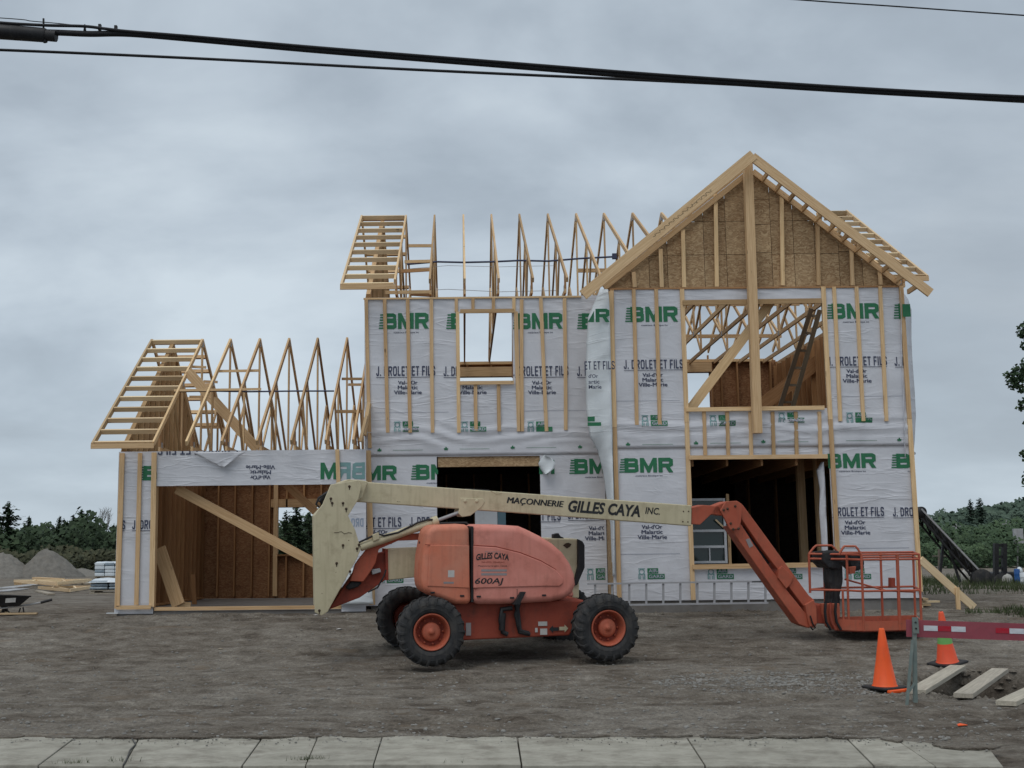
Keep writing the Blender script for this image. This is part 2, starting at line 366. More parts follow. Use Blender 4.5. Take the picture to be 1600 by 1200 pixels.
leafm('leaf_far', (.045,.075,.058), (.065,.10,.075), (.095,.135,.095))
leafm('brush', (.032,.038,.022), (.05,.055,.03), (.085,.08,.045))
leafm('grass', (.045,.06,.028), (.065,.085,.038), (.10,.11,.06))
stone('bark', (.09,.075,.06), (.16,.14,.12), 6)

# ------------------------------------------------------------------ lettering
_tx = {}
def text_data(s, bold=0, shear=0, spacing=1.0):
    k = (s, bold, shear, spacing)
    if k not in _tx:
        c = bpy.data.curves.new('t', 'FONT'); c.body = s; c.offset = bold; c.shear = shear; c.resolution_u = 3; c.space_character = spacing; c.align_x = 'CENTER'; c.space_line = .85
        o = bpy.data.objects.new('t', c); sc.collection.objects.link(o)
        me = bpy.data.meshes.new_from_object(o.evaluated_get(bpy.context.evaluated_depsgraph_get()))
        vs = [tuple(v.co) for v in me.vertices]; fs = [tuple(p.vertices) for p in me.polygons]
        bpy.data.objects.remove(o); bpy.data.curves.remove(c); bpy.data.meshes.remove(me)
        x0 = min(v[0] for v in vs); x1 = max(v[0] for v in vs); y0 = min(v[1] for v in vs); y1 = max(v[1] for v in vs)
        _tx[k] = ([((v[0]-x0)/(x1-x0), (v[1]-y0)/(y1-y0)) for v in vs], fs)
    return _tx[k]
def lay(name, shapes, surf, material, parent, clip=None, cut=.12, holes=()):
    """flat print: shapes = list of (verts in (a,b), faces); clipped to a box, cut fine and laid on surf(a,b)->3D"""
    bm = bmesh.new()
    for k_, (vs, fs) in enumerate(shapes):
        bv = [bm.verts.new((a, b_, k_*.00025)) for a, b_ in vs]
        for f in fs:
            try: bm.faces.new([bv[i] for i in f])
            except ValueError: pass
    def bis(co, no):
        g = bm.verts[:] + bm.edges[:] + bm.faces[:]
        bmesh.ops.bisect_plane(bm, geom=g, plane_co=co, plane_no=no, clear_outer=True)
    if clip:
        a0, a1, b0, b1 = clip
        bis((a0,0,0), (-1,0,0)); bis((a1,0,0), (1,0,0)); bis((0,b0,0), (0,-1,0)); bis((0,b1,0), (0,1,0))
    if not bm.verts: bm.free(); return None
    if cut:
        xs = [v.co.x for v in bm.verts]; ys = [v.co.y for v in bm.verts]
        for lo, hi, ax in ((min(xs), max(xs), 0), (min(ys), max(ys), 1)):
            k = lo + cut
            while k < hi:
                co = [0,0,0]; no = [0,0,0]; co[ax] = k; no[ax] = 1
                bmesh.ops.bisect_plane(bm, geom=bm.verts[:]+bm.edges[:]+bm.faces[:], plane_co=co, plane_no=no); k += cut
    if holes:
        bad = [f for f in bm.faces if any(h[0] < f.calc_center_median().x < h[1] and h[2] < f.calc_center_median().y < h[3] for h in holes)]
        bmesh.ops.delete(bm, geom=bad, context='FACES')
    for v in bm.verts: v.co = surf(v.co.x, v.co.y) - Vector((0, v.co.z, 0))
    me = bpy.data.meshes.new(name); bm.to_mesh(me); bm.free(); me.materials.append(material)
    return link(bpy.data.objects.new(name, me), parent)
def txt(s, a0, a1, b0, b1, bold=0, shear=0, spacing=1.0, flipx=False, flipy=False):
    vs, fs = text_data(s, bold, shear, spacing)
    return ([((a0+(a1-a0)*((1-u) if flipx else u)), (b0+(b1-b0)*((1-v_) if flipy else v_))) for u, v_ in vs], fs)
def rect(a0, b0, a1, b1): return ([(a0,b0),(a1,b0),(a1,b1),(a0,b1)], [(0,1,2,3)])
def poly(pts): return (list(pts), [tuple(range(len(pts)))])

def stroke(pts, t, tv=None):
    """polyline of width t (given in the same units as pts) as flat quads with mitred joints"""
    P = [Vector((x, y)) for x, y in pts]; n = len(P); Lf = []; Rt = []; closed = (P[0]-P[-1]).length < 1e-6
    for i, p in enumerate(P):
        if closed: d0 = (p - P[i-1 if i else n-2]).normalized(); d1 = (P[i+1 if i < n-1 else 1] - p).normalized()
        else: d0 = (p - P[i-1]).normalized() if i else (P[1]-p).normalized(); d1 = (P[i+1]-p).normalized() if i < n-1 else d0
        m = (d0+d1).normalized(); nn = Vector((-m.y, m.x)); k = 1/max(.45, m.dot(d0)); Lf.append(p+nn*t/2*k); Rt.append(p-nn*t/2*k)
    return ([tuple(v) for v in Lf+Rt], [(i, i+1, n+i+1, n+i) for i in range(n-1)])
GLY = {   # letter: (advance width, strokes) in a cell of height 1, pen centre lines, for pen width t
 'J': (.42, lambda t,w: [[(w-t/2,1),(w-t/2,.22),(w*.72,t/2),(w*.32,t/2),(t/2,.2),(t/2,.30)]]),
 '.': (.16, lambda t,w: [[(w/2,0),(w/2,t*1.1)]]),
 'D': (.52, lambda t,w: [[(t/2,0),(t/2,1)],[(t/2,1-t/2),(w*.6,1-t/2),(w-t/2,.8),(w-t/2,.2),(w*.6,t/2),(t/2,t/2)]]),
 'R': (.54, lambda t,w: [[(t/2,0),(t/2,1)],[(t/2,1-t/2),(w*.66,1-t/2),(w-t/2,.88),(w-t/2,.62),(w*.66,.5),(t/2,.5)],[(w*.5,.5),(w-t/2,0)]]),
 'O': (.56, lambda t,w: [[(w/2,t/2),(w*.75,t/2),(w-t/2,.2),(w-t/2,.8),(w*.75,1-t/2),(w*.25,1-t/2),(t/2,.8),(t/2,.2),(w*.25,t/2),(w/2,t/2)]]),
 'L': (.42, lambda t,w: [[(t/2,1),(t/2,0)],[(t/2,t/2),(w,t/2)]]),
 'E': (.46, lambda t,w: [[(t/2,1),(t/2,0)],[(t/2,t/2),(w,t/2)],[(t/2,.5),(w*.92,.5)],[(t/2,1-t/2),(w,1-t/2)]]),
 'T': (.48, lambda t,w: [[(w/2,1),(w/2,0)],[(0,1-t/2),(w,1-t/2)]]),
 'F': (.44, lambda t,w: [[(t/2,1),(t/2,0)],[(t/2,.5),(w*.9,.5)],[(t/2,1-t/2),(w,1-t/2)]]),
 'I': (.16, lambda t,w: [[(w/2,1),(w/2,0)]]),
 'S': (.50, lambda t,w: [[(w-t/2,.72),(w-t/2,.84),(w*.72,1-t/2),(w*.28,1-t/2),(t/2,.84),(t/2,.66),(w*.3,.54),(w*.7,.46),(w-t/2,.34),(w-t/2,.16),(w*.72,t/2),(w*.28,t/2),(t/2,.16),(t/2,.28)]]),
 ' ': (.16, lambda t,w: [])}
def block(s, a0, a1, b0, b1, t=.15, gap=.13, flipx=False, flipy=False):
    x = 0; out = []
    for ch in s:
        w_, f = GLY[ch]
        for pl in f(t, w_): out.append(stroke([(px+x, py) for px, py in pl], t))
        x += w_ + gap
    x -= gap
    def m(v):
        u, q = v[0]/x, v[1]
        return (a0+(a1-a0)*((1-u) if flipx else u), b0+(b1-b0)*((1-q) if flipy else q))
    return [([m(v) for v in vs], fs) for vs, fs in out]
def bigletter(ch, a0, a1, b0, b1, flipx=False):
    """heavy square slab letters of the sheeting print"""
    if ch == 'B': P = [stroke([(.14,0),(.14,1)], .28)] + [stroke([(.2,.875),(.72,.875),(.84,.82),(.84,.62),(.72,.555),(.2,.555)], .25*.9)] + [stroke([(.2,.50),(.74,.50),(.86,.44),(.86,.18),(.74,.125),(.2,.125)], .25)]
    elif ch == 'M': P = [([(0,0),(.23,0),(.23,1),(0,1)],[(0,1,2,3)]), ([(.77,0),(1,0),(1,1),(.77,1)],[(0,1,2,3)]), ([(.23,1),(.23,.52),(.43,0),(.5,0),(.5,.42)],[(0,1,2,3,4)]), ([(.77,1),(.5,.42),(.5,0),(.57,0),(.77,.52)],[(0,1,2,3,4)])]
    else: P = [stroke([(.14,0),(.14,1)], .28), stroke([(.2,.875),(.74,.875),(.86,.81),(.86,.55),(.74,.48),(.2,.48)], .25), ([(.48,.37),(.74,.40),(1.0,0),(.70,0)],[(3,2,1,0)])]
    return [([(a0+(a1-a0)*((1-u) if flipx else u), b0+(b1-b0)*q) for u, q in vs], fs) for vs, fs in P]
# ================================================================== SETTING
def axis(fine0, fine1, step, lo, hi, grow=1.16):
    a = [fine0 + i * step for i in range(int(round((fine1 - fine0) / step)) + 1)]
    s = step; x = a[-1]
    while x < hi: s *= grow; x += s; a.append(min(x, hi))
    s = step; x = a[0]; b = []
    while x > lo: s *= grow; x -= s; b.append(max(x, lo))
    return b[::-1] + a
gx = axis(-9.5, 9.5, .055, -2500, 2500); gy = axis(8.9, 23.0, .05, -300, 4000)
mb = MB(); nx = len(gx)
mb.v = [(x, y, ground(x, y)) for y in gy for x in gx]
mb.f = [(j*nx+i, j*nx+i+1, (j+1)*nx+i+1, (j+1)*nx+i) for j in range(len(gy)-1) for i in range(nx-1)
        if not (gy[j+1] < 8.9)]
mb.m = [0]*len(mb.f); mb.sm = [True]*len(mb.f)
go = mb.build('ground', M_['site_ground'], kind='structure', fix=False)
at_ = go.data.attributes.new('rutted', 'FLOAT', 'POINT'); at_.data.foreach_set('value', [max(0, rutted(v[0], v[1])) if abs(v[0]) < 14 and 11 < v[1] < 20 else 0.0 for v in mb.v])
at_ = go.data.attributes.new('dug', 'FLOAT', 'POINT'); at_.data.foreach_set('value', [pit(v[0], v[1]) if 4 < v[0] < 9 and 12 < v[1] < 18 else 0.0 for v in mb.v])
MB().add([(-300,-40,-.16),(300,-40,-.16),(300,8.96,-.16),(-300,8.96,-.16)], [(0,1,2,3)]).build('road', M_['asphalt'], kind='structure', fix=False)

# pavement of concrete slabs (low kerb) along the front
pv = tag(link(bpy.data.objects.new('sidewalk', None), None, Matrix.Translation((0, 9.6, 0))), kind='structure')
def on0(px, py, z=.03):
    d = ray(px, py); t = (z - CAMZ) / d.z; return Vector((CAMX + d.x*t, d.y*t, z))
jt = [(-140,-190),(118,60),(217,192),(410,378),(497,478),(597,583),(808,815),(1073,1102),(1322,1366),(1402,1462),(1548,1568)]
def topy(x): return 1151 + .010*(800-x)*.1 + (0 if x < 1250 else (x-1250)**2*.00024)
def boty(x): return 1195.5 + (0 if x < 1250 else (x-1250)*.004)
random.seed(3)
for (t0, b0), (t1, b1) in zip(jt[:-1], jt[1:]):
    g = 1.3 if t0 not in (118, 497, 1402) else .35
    n = 14; top = []; bot = []
    for i in range(n+1):
        f = i/n; j = random.uniform(-.6,.6)
        xt = t0+g+(t1-t0-2*g)*f; xb = b0+g+(b1-b0-2*g)*f
        top.append(on0(xt, topy(xt)+j)); bot.append(on0(xb, boty(xb)+random.uniform(-.2,.2)))
    ring = bot + top[::-1]; m = len(ring); mb = MB()
    dz = random.uniform(-.006,.006)
    vs = [(p.x,p.y,p.z+dz) for p in ring] + [(p.x,p.y,-.14) for p in ring]
    fs = [(i, i+1, m-2-i, m-1-i) for i in range(n)] + [(i,(i+1)%m,m+(i+1)%m,m+i) for i in range(m)]
    mb.add(vs, fs).build('slab', M_['kerb_concrete'], pv, bevel=.006, seg=2)

# sky-lit far terrain: wooded rise on the right
mb = MB(); hx = [20 + i*6 for i in range(60)]; hy = [150 + i*8 for i in range(32)]
def hill(x, y):
    return .55 + 13.5 * sstep(30, 120, (x+.907-.041*y)*200/y) * sstep(150, 300, y) + 1.2*noise.noise(Vector((x*.02, y*.02, 0)))*sstep(150, 230, y)
mb.v = [(x, y, hill(x, y)) for y in hy for x in hx]; nn = len(hx)
mb.f = [(j*nn+i, j*nn+i+1, (j+1)*nn+i+1, (j+1)*nn+i) for j in range(len(hy)-1) for i in range(nn-1)]
mb.m = [0]*len(mb.f); mb.sm = [True]*len(mb.f)
mb.build('hillside', M_['grass'], kind='structure', fix=False)

def pebbles(name, n, region, smin, smax, material, dens=None):
    mb = MB(); t = (1+5**.5)/2
    V = [Vector(v).normalized() for v in [(-1,t,0),(1,t,0),(-1,-t,0),(1,-t,0),(0,-1,t),(0,1,t),(0,-1,-t),(0,1,-t),(t,0,-1),(t,0,1),(-t,0,-1),(-t,0,1)]]
    F = [(0,11,5),(0,5,1),(0,1,7),(0,7,10),(0,10,11),(1,5,9),(5,11,4),(11,10,2),(10,7,6),(7,1,8),(3,9,4),(3,4,2),(3,2,6),(3,6,8),(3,8,9),(4,9,5),(2,4,11),(6,2,10),(8,6,7),(9,8,1)]
    for _ in range(n):
        x, y = region()
        if pit(x, y) > .9 and random.random() < .7: continue
        s = smin + (smax-smin)*random.random()**3
        sx, sy, sz = s*random.uniform(.7,1.3), s*random.uniform(.7,1.3), s*random.uniform(.4,.8); a = random.random()*6.28; c_, s_ = math.cos(a), math.sin(a); z = max(ground(x, y), .034 if (name == 'gravel' and y < 10.6 and n == 900) else -9) + sz*.25
        vs = []
        for v in V:
            r = random.uniform(.82, 1.15); X, Y, Z = v.x*sx*r, v.y*sy*r, v.z*sz*r; vs.append((x + X*c_ - Y*s_, y + X*s_ + Y*c_, z + Z))
        mb.add(vs, F)
    mb.build(name, material, kind='stuff', fix=False)
random.seed(11)
def rg1():
    y = 10.4 + 11.5*random.random()**1.4; return (CAMX + random.uniform(-.42,.48)*y, y)
def rg2():
    a = random.random()*6.28; r = random.random()**.7; return (2.85 + 1.5*r*math.cos(a), 14.9 + 1.5*r*math.sin(a))
pebbles('gravel', 5200, rg1, .006, .026, M_['pebble'])
pebbles('gravel', 2200, rg2, .008, .03, M_['pebble'])

def rg3():
    px = random.uniform(-40, 1560); py = 1150 + abs(random.gauss(0, 7)) + (0 if px < 1350 else (px-1350)*.06)
    p = on0(px, py); return (p.x, p.y)
pebbles('gravel', 900, rg3, .004, .014, M_['pebble'])
MB().tube([on0(x, y, .0325) for x, y in [(205,1152),(212,1163),(203,1172),(199,1184),(193,1195)]], .006, 5).build('crack', M_['asphalt'], pv)
mbs = MB(); rr_ = random.Random(77)
for _ in range(46):      # tongues of dirt washed over the back edge of the slabs
    px = rr_.uniform(-30, 1540); p = on0(px, topy(px)+1); w_ = rr_.uniform(.05, .5); l_ = rr_.uniform(.015, .10) * (2.2 if px > 1350 else 1)
    pts = [(p.x-w_/2, p.y+.05)] + [(p.x-w_/2+w_*i/8, p.y-l_*math.sin(math.pi*i/8)*rr_.uniform(.6,1.2)) for i in range(9)] + [(p.x+w_/2, p.y+.05)]
    mbs.prism(pts, lambda a, b, d: (a, b, d), .031, .042 + rr_.uniform(0, .004))
mbs.build('dirt', M_['site_ground'], kind='stuff')
# ================================================================== HOUSE
HZ = .60
house = empty('unfinished_house', (2.0, 22.0, HZ), 'wood framed house under construction wrapped in printed white sheeting, roof trusses still bare', 'house')
YG, YL, YR = 22.0, 22.4, 21.6
def disp(x, z, amp=1.0):
    d = .010 * (noise.noise(Vector((x*1.7, z*1.1, 4))) + .6*noise.noise(Vector((x*5, z*3.1, 7)))) + .012
    k = math.exp(-((z - 3.78) / .20) ** 2)
    d += k * (.016 + .020 * math.sin(z*34 + 2.4*noise.noise(Vector((x*.9, z*1.0, 2)))*3 + x*.9))
    k2 = math.exp(-((z - 6.2) / .16) ** 2) * .6
    d += k2 * .014 * math.sin(x*9 + z*40 + 3*noise.noise(Vector((x*1.1, z*2, 5))))
    return max(.004, d * amp)
def splits(a, b, extra, step):
    xs = sorted(set([a, b] + [e for e in extra if a < e < b])); out = []
    for p, q in zip(xs[:-1], xs[1:]):
        n = max(1, int(round((q-p)/step))); out += [p + (q-p)*i/n for i in range(n)]
    return out + [b]
def wrap_sheet(parent, x0, x1, z0, z1, Y, ops, step=.055, name='house_wrap', seam=None):
    xs = splits(x0, x1, [o for q in ops for o in q[:2]], step); zs = splits(z0, z1, [o for q in ops for o in q[2:]] + ([seam, seam+.001] if seam else []), step)
    mb = MB(); n = len(xs)
    for z in zs:
        for x in xs:
            d = disp(x, z)
            if seam and z > seam: d += .014
            mb.v.append((x, Y - d, z))
    for j in range(len(zs)-1):
        for i in range(n-1):
            cx, cz = (xs[i]+xs[i+1])/2, (zs[j]+zs[j+1])/2
            if any(o[0] < cx < o[1] and o[2] < cz < o[3] for o in ops): continue
            mb.f.append((j*n+i, j*n+i+1, (j+1)*n+i+1, (j+1)*n+i)); mb.m.append(0); mb.sm.append(True)
    return mb.build(name, M_['house_wrap'], parent, fix=False)
def wall_solid(name, mapf, a0, a1, b0, b1, t0, t1, ops, material, parent, **k):
    """solid sheet with openings; mapf(a,b,t)->3D; decomposed into boxes butting end to end"""
    xs = splits(a0, a1, [o for q in ops for o in q[:2]], 99); mb = MB()
    for p, q in zip(xs[:-1], xs[1:]):
        c = (p+q)/2; iv = sorted((o[2], o[3]) for o in ops if o[0] < c < o[1]); z = b0
        for lo, hi in iv + [(b1, b1)]:
            lo = max(lo, b0)
            if lo > z + 1e-4:
                vs = [mapf(a, b, t) for t in (t0, t1) for a, b in ((p, z), (q, z), (q, lo), (p, lo))]
                mb.add(vs, [(0,1,2,3),(7,6,5,4),(0,4,5,1),(1,5,6,2),(2,6,7,3),(3,7,4,0)])
            z = max(z, hi)
    return mb.build(name, material, parent, **k)
fX = lambda a, b, t: (a, t, b)        # wall facing the street: a=x, b=z, t=y
def side(X): return lambda a, b, t: (X + t, a, b)   # wall running back: a=y

PW = {}
def front(key, x0, x1, z0, z1, Y, ops, seam):
    w_ = wall_solid('wall', fX, x0, x1, z0, z1, Y, Y+.012, ops, M_['osb'], house)
    wr = wrap_sheet(w_, x0, x1, z0-.03, z1, Y, ops, seam=seam); PW[key] = (w_, Y, ops)
    return w_
SEAM_L = XZ(650, 712, YL-.02)[1]; SEAM_R = XZ(1010, 700, YR-.02)[1]
# openings (x0,x1,z0,z1)
gx0 = XZ(242, 850, YG)[0]; gx1 = XZ(534, 850, YG)[0]; gz1 = XZ(400, 758, YG)[1]
OG = [(gx0, gx1, -1, gz1)]
lw = (XZ(715, 545, YL)[0], XZ(801, 545, YL)[0], XZ(757, 597, YL)[1], XZ(757, 489, YL)[1])
ld = (XZ(683, 800, YL)[0], XZ(845, 800, YL)[0], XZ(760, 905, YL)[1], XZ(760, 713, YL)[1])
OL = [lw, ld]
ru = (3.13, 5.61, XZ(1178, 639, YR)[1], XZ(1178, 475, YR)[1])
rl = (3.13, 5.60, XZ(1180, 886, YR)[1], XZ(1180, 716, YR)[1])
OR_ = [ru, rl]
ZT_G = XZ(380, 704, YG)[1]; ZT_L = XZ(740, 464, YL)[1]; ZT_R = XZ(1175, 451, YR)[1]
WG = front('G', -7.14, -2.66, HZ+.02, ZT_G, YG, OG, None)
WL = front('L', -2.72, 1.70, HZ+.10, ZT_L, YL, OL, SEAM_L)
WR = front('R', 1.71, 7.10, HZ+.17, ZT_R, YR, OR_, SEAM_R)
# concrete footing strip under the walls
rbox('foundation', (1.75, YR+.02, HZ-.25), (7.06, YR+.3, HZ+.165), M_['slab_floor'], house)
rbox('foundation', (-2.6, YL+.02, HZ-.25), (1.69, YL+.3, HZ+.095), M_['slab_floor'], house)
rbox('garage_floor', (-7.1, YG+.01, HZ-.2), (-2.73, 29.0, HZ+.025), M_['slab_floor'], house)
rbox('house_floor', (-2.70, YL+.31, HZ-.2), (7.05, 30.6, HZ+.02), M_['slab_floor'], house)

# ---- framing seen round / through the openings
LU, ST = M_['lumber'], M_['stud_wood']
def vbeam(parent, px0, py0, px1, py1, Y, wd=.064, dp=.03, name='batten', material=None, x=None, bow=0):
    """upright strip on a front wall from its top pixel to its bottom pixel"""
    a = at(px0, py0, Y); b = at(px1, py1, Y); 
    X0 = X1 = x if x is not None else None
    if x is None: X0 = a.x; X1 = b.x
    return beam(name, (X1, Y, b.z), (X0, Y, a.z), wd, dp, (0,-1,0), material or LU, parent, bow=bow)
YLb, YRb, YGb = YL-.045, YR-.045, YG-.045
rb = random.Random(5)
# left block, battens (top y -> bottom y)
for px, y0, px1, y1 in [(572,468,578,700),(601,468,606,676),(637,468,641,676),(674,468,676,676),
                        (845,466,854,674),(815,468,816,674),(882,466,884,672),(715,487,717,676),
                        (743,600,744,674),(779,600,780,674)]:
    vbeam(WL, px, y0, px1, y1, YLb, wd=.066, bow=rb.uniform(-.006,.006))
for px, y0, y1 in [(713,466,487),(739,466,487),(771,466,487),(803,466,487)]: vbeam(WL, px, y0, px, y1, YLb, wd=.06)
vbeam(WL, 575, 704, 582, 945, YLb-.10, wd=.10, dp=.05, material=LU)
vbeam(WL, 806, 487, 811, 674, YLb, wd=.075); 
def hbeam(parent, px0, px1, py, Y, h=.075, dp=.03, name='batten', material=None, py1=None):
    a = at(px0, py, Y); b = at(px1, py if py1 is None else py1, Y); z = (a.z+b.z)/2 if py1 is None else None
    return beam(name, (a.x, Y, z if z else a.z), (b.x, Y, z if z else b.z), h, dp, (0,-1,0), material or LU, parent)
hbeam(WL, 719, 803, 486, YLb-.031, .075); hbeam(WL, 719, 803, 598, YLb-.031, .065)
# rough framing of the upper left window
fr = M_['stud_wood']
beam('sill', (lw[0]-.02, YL+.09, lw[2]-.02), (lw[1]+.02, YL+.09, lw[2]-.02), .14, .04, (0,0,1), LU, WL)
beam('jack_stud', (lw[1]+.02, YL+.09, lw[2]), (lw[1]+.02, YL+.09, lw[3]+.1), .14, .04, (1,0,0), fr, WL)
beam('jack_stud', (lw[0]-.02, YL+.09, lw[2]), (lw[0]-.02, YL+.09, lw[3]+.1), .14, .04, (1,0,0), fr, WL)
vbeam(WL, 802, 508, 802, 590, YL+.25, .05, .09, 'jack_stud', M_['osb_red'])
# OSB header over the big opening and the torn flap beside it
a = at(684, 713, YL); b = at(849, 728, YL)
rbox('header', (a.x, YL+.015, b.z), (b.x-.01, YL+.055, a.z+.10), M_['osb'], WL)
# right block battens
for px, y0, px1, y1 in [(956,453,961,665),(990,452,995,664),(1025,452,1031,664),
                        (1303,448,1313,658),(1338,448,1349,658),(1375,447,1385,658)]:
    vbeam(WR, px, y0, px1, y1, YRb, wd=.066, bow=rb.uniform(-.006,.006))
for X, ys in ((1.80, (455, 668, 940)), (3.09, (452, 660, 938)), (5.65, (448, 656, 905)), (7.06, (447, 655, 925))):
    px = 800 + X*86
    for ya, yb in zip(ys[:-1], ys[1:]):
        za = at(px, ya, YRb).z; zb = at(px, yb, YRb).z
        beam('batten', (X, YRb, zb+.004), (X, YRb, za), .078, .032, (0,-1,0), LU, WR, bow=rb.uniform(-.004,.004))
hbeam(WR, 1067, 1283, 473, YRb-.032, .09, py1=470); hbeam(WR, 1072, 1288, 640, YRb-.032, .072, py1=637)
hbeam(WR, 1077, 1293, 715, YRb-.032, .075, py1=713); hbeam(WR, 1082, 1300, 886, YRb-.032, .085, py1=882)
for px in (1101, 1137, 1173, 1208, 1244, 1281):
    vbeam(WR, px-1, 643, px+1, 711, YRb, wd=.064)
# garage battens
for X, w_ in ((-7.09, .085), (-6.79, 0), (-6.49, .09)):
    pass
for px, y0, px1, y1 in [(191,708,183,951),(219,708,213,945),(241,707,237,948)]:
    vbeam(WG, px, y0, px1, y1, YGb, wd=.09 if px != 219 else .075)
hbeam(WG, 182, 236, 949, YGb-.033, .07)
vbeam(WG, 527, 702, 529, 757, YGb, wd=.07)
beam('sill_plate', (gx0+.02, YG+.05, HZ+.07), (gx1, YG+.05, HZ+.07), .14, .06, (0,0,1), M_['lumber'], WG)
MB().prism([(-7.26,.60),(-7.05,.60),(-7.06,.612),(-7.25,.616)], lambda a,b,d:(a,d,b), YG-.10, YG-.02).build('house_wrap', M_['wrap_back'], WG)
beam('jamb', (gx0-.015, YG+.09, HZ+.05), (gx0-.015, YG+.09, gz1), .14, .04, (1,0,0), LU, WG)

# ---- garage interior (left wall, back wall with window, party wall)
def studs(parent, mapf, pos, z0, z1, dep, ops=(), material=None, width=.038, name='stud'):
    """studs on a wall; dep=(t0,t1) in wall thickness"""
    for a in pos:
        iv = sorted((o[2], o[3]) for o in ops if o[0] < a < o[1]); z = z0
        for lo, hi in iv + [(z1, z1)]:
            if lo > z + .05:
                p = Vector(mapf(a, z, (dep[0]+dep[1])/2)); q = Vector(mapf(a, lo, (dep[0]+dep[1])/2))
                n = Vector(mapf(a, z, dep[1])) - Vector(mapf(a, z, dep[0]))
                beam(name, p, q, width, n.length, n, material or ST, parent)
            z = max(z, hi)
gwin = (XZ(434, 830, 29)[0], XZ(497, 830, 29)[0], XZ(460, 866, 29)[1], XZ(460, 793, 29)[1])
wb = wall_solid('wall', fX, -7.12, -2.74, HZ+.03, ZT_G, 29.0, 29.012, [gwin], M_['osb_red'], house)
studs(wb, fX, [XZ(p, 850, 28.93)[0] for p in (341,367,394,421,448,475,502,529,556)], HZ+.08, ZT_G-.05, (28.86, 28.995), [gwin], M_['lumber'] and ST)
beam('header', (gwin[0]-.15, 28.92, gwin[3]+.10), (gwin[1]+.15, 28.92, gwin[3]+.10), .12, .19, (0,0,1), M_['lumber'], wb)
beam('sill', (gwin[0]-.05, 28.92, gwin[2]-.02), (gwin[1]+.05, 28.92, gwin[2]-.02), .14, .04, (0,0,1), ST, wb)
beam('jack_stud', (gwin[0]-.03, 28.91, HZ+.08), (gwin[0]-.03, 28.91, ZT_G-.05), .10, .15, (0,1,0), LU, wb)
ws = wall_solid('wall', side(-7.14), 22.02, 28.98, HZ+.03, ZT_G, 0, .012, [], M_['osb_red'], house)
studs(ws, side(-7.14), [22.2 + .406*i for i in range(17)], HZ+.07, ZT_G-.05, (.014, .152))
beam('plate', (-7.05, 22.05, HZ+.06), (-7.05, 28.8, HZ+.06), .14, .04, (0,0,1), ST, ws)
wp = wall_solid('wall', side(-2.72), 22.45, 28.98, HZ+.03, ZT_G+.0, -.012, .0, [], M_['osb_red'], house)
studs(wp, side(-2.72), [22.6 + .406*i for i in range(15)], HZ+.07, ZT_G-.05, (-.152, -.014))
for o_, t_ in ((wb, None),):
    beam('top_plate', (-7.1, 28.93, ZT_G-.02), (-2.9, 28.93, ZT_G-.02), .14, .05, (0,0,1), ST, wb)
# loose braces and boards in the garage
def pbrace(name, p0, p1, Y, wd, dp=.04, material=None, parent=None, Y1=None, **k):
    a = at(*p0, Y); b = at(*p1, Y1 or Y); return beam(name, a, b, wd, dp, (0,-1,0), material or LU, parent or house, **k)
pbrace('brace', (276, 764), (500, 884), YG+.25, .17); pbrace('brace', (447, 757), (500, 806), YG+.45, .14, material=ST)
pbrace('leaning_board', (249, 857), (279, 946), 23.0, .24, .05, M_['lumber'], Y1=22.6)
pbrace('stake', (301, 897), (304, 946), 25.5, .09, .04, ST)
pbrace('block', (280, 944), (298, 945), 22.9, .09, .05, M_['lumber'])

# ---- left block and right block interiors
REAR = 30.6
ZF = 3.62                                                     # upper floor
rw1 = (3.30, 4.98, XZ(1110, 700, REAR)[1], XZ(1110, 583, REAR)[1])
rwo = [(XZ(1066,600,REAR)[0], XZ(1108,600,REAR)[0], 4.2, XZ(1090,583,REAR)[1]), (XZ(690,600,REAR)[0], XZ(812,600,REAR)[0], 4.2, XZ(760,590,REAR)[1])]
ZR_T = XZ(1150, 563, REAR)[1]
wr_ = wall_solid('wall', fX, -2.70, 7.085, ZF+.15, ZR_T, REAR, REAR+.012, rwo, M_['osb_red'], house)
sx = [XZ(p, 600, REAR-.07)[0] for p in (1112,1127,1152,1178,1204,1214)] + [-2.6+.61*i for i in range(9)] + [3.4, 3.8]
studs(wr_, fX, sx, ZF+.2, ZR_T-.06, (REAR-.14, REAR-.004), rwo)
beam('top_plate', (-2.68, REAR-.07, ZR_T-.02), (6.95, REAR-.07, ZR_T-.02), .14, .07, (0,0,1), M_['lumber'], wr_)
for o in rwo:
    beam('header', (o[0]-.1, REAR-.09, o[3]+.13), (o[1]+.05, REAR-.09, o[3]+.13), .16, .24, (0,0,1), M_['lumber'], wr_)
# lower rear wall with the lit window behind the opening
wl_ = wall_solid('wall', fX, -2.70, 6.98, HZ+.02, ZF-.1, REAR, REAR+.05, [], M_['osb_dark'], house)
WY = 22.5
x0, z1 = XZ(1078, 781, WY); x1, z0 = XZ(1136, 878, WY)
wf = MB(); t = .022
for k, zz_ in enumerate((z0, z0+(z1-z0)*.245, z0+(z1-z0)*.50, z1)): wf.box((x0, WY-.05+.002*k, zz_-t), (x1, WY, zz_+t))
wf.box((x1-t*2, WY-.056, z0-t), (x1, WY+.001, z1+t)); wf.box((x0, WY-.056, z0-t), (x0+t, WY+.001, z1+t)); wf.box(((x0+x1)/2-.012, WY-.04, z0+t), ((x0+x1)/2+.012, WY-.002, z0+(z1-z0)*.245-t))
wfo = wf.build('window', M_['white_paint'], house)
MB().box((x0, WY+.004, z0), (x1, WY+.012, z1)).build('pane', M_['pane_dark'], wfo)
beam('brace', at(1118,812,WY-.08), at(1133,826,WY-.06), .03, .02, (0,-1,0), M_['lumber_new'], wfo)
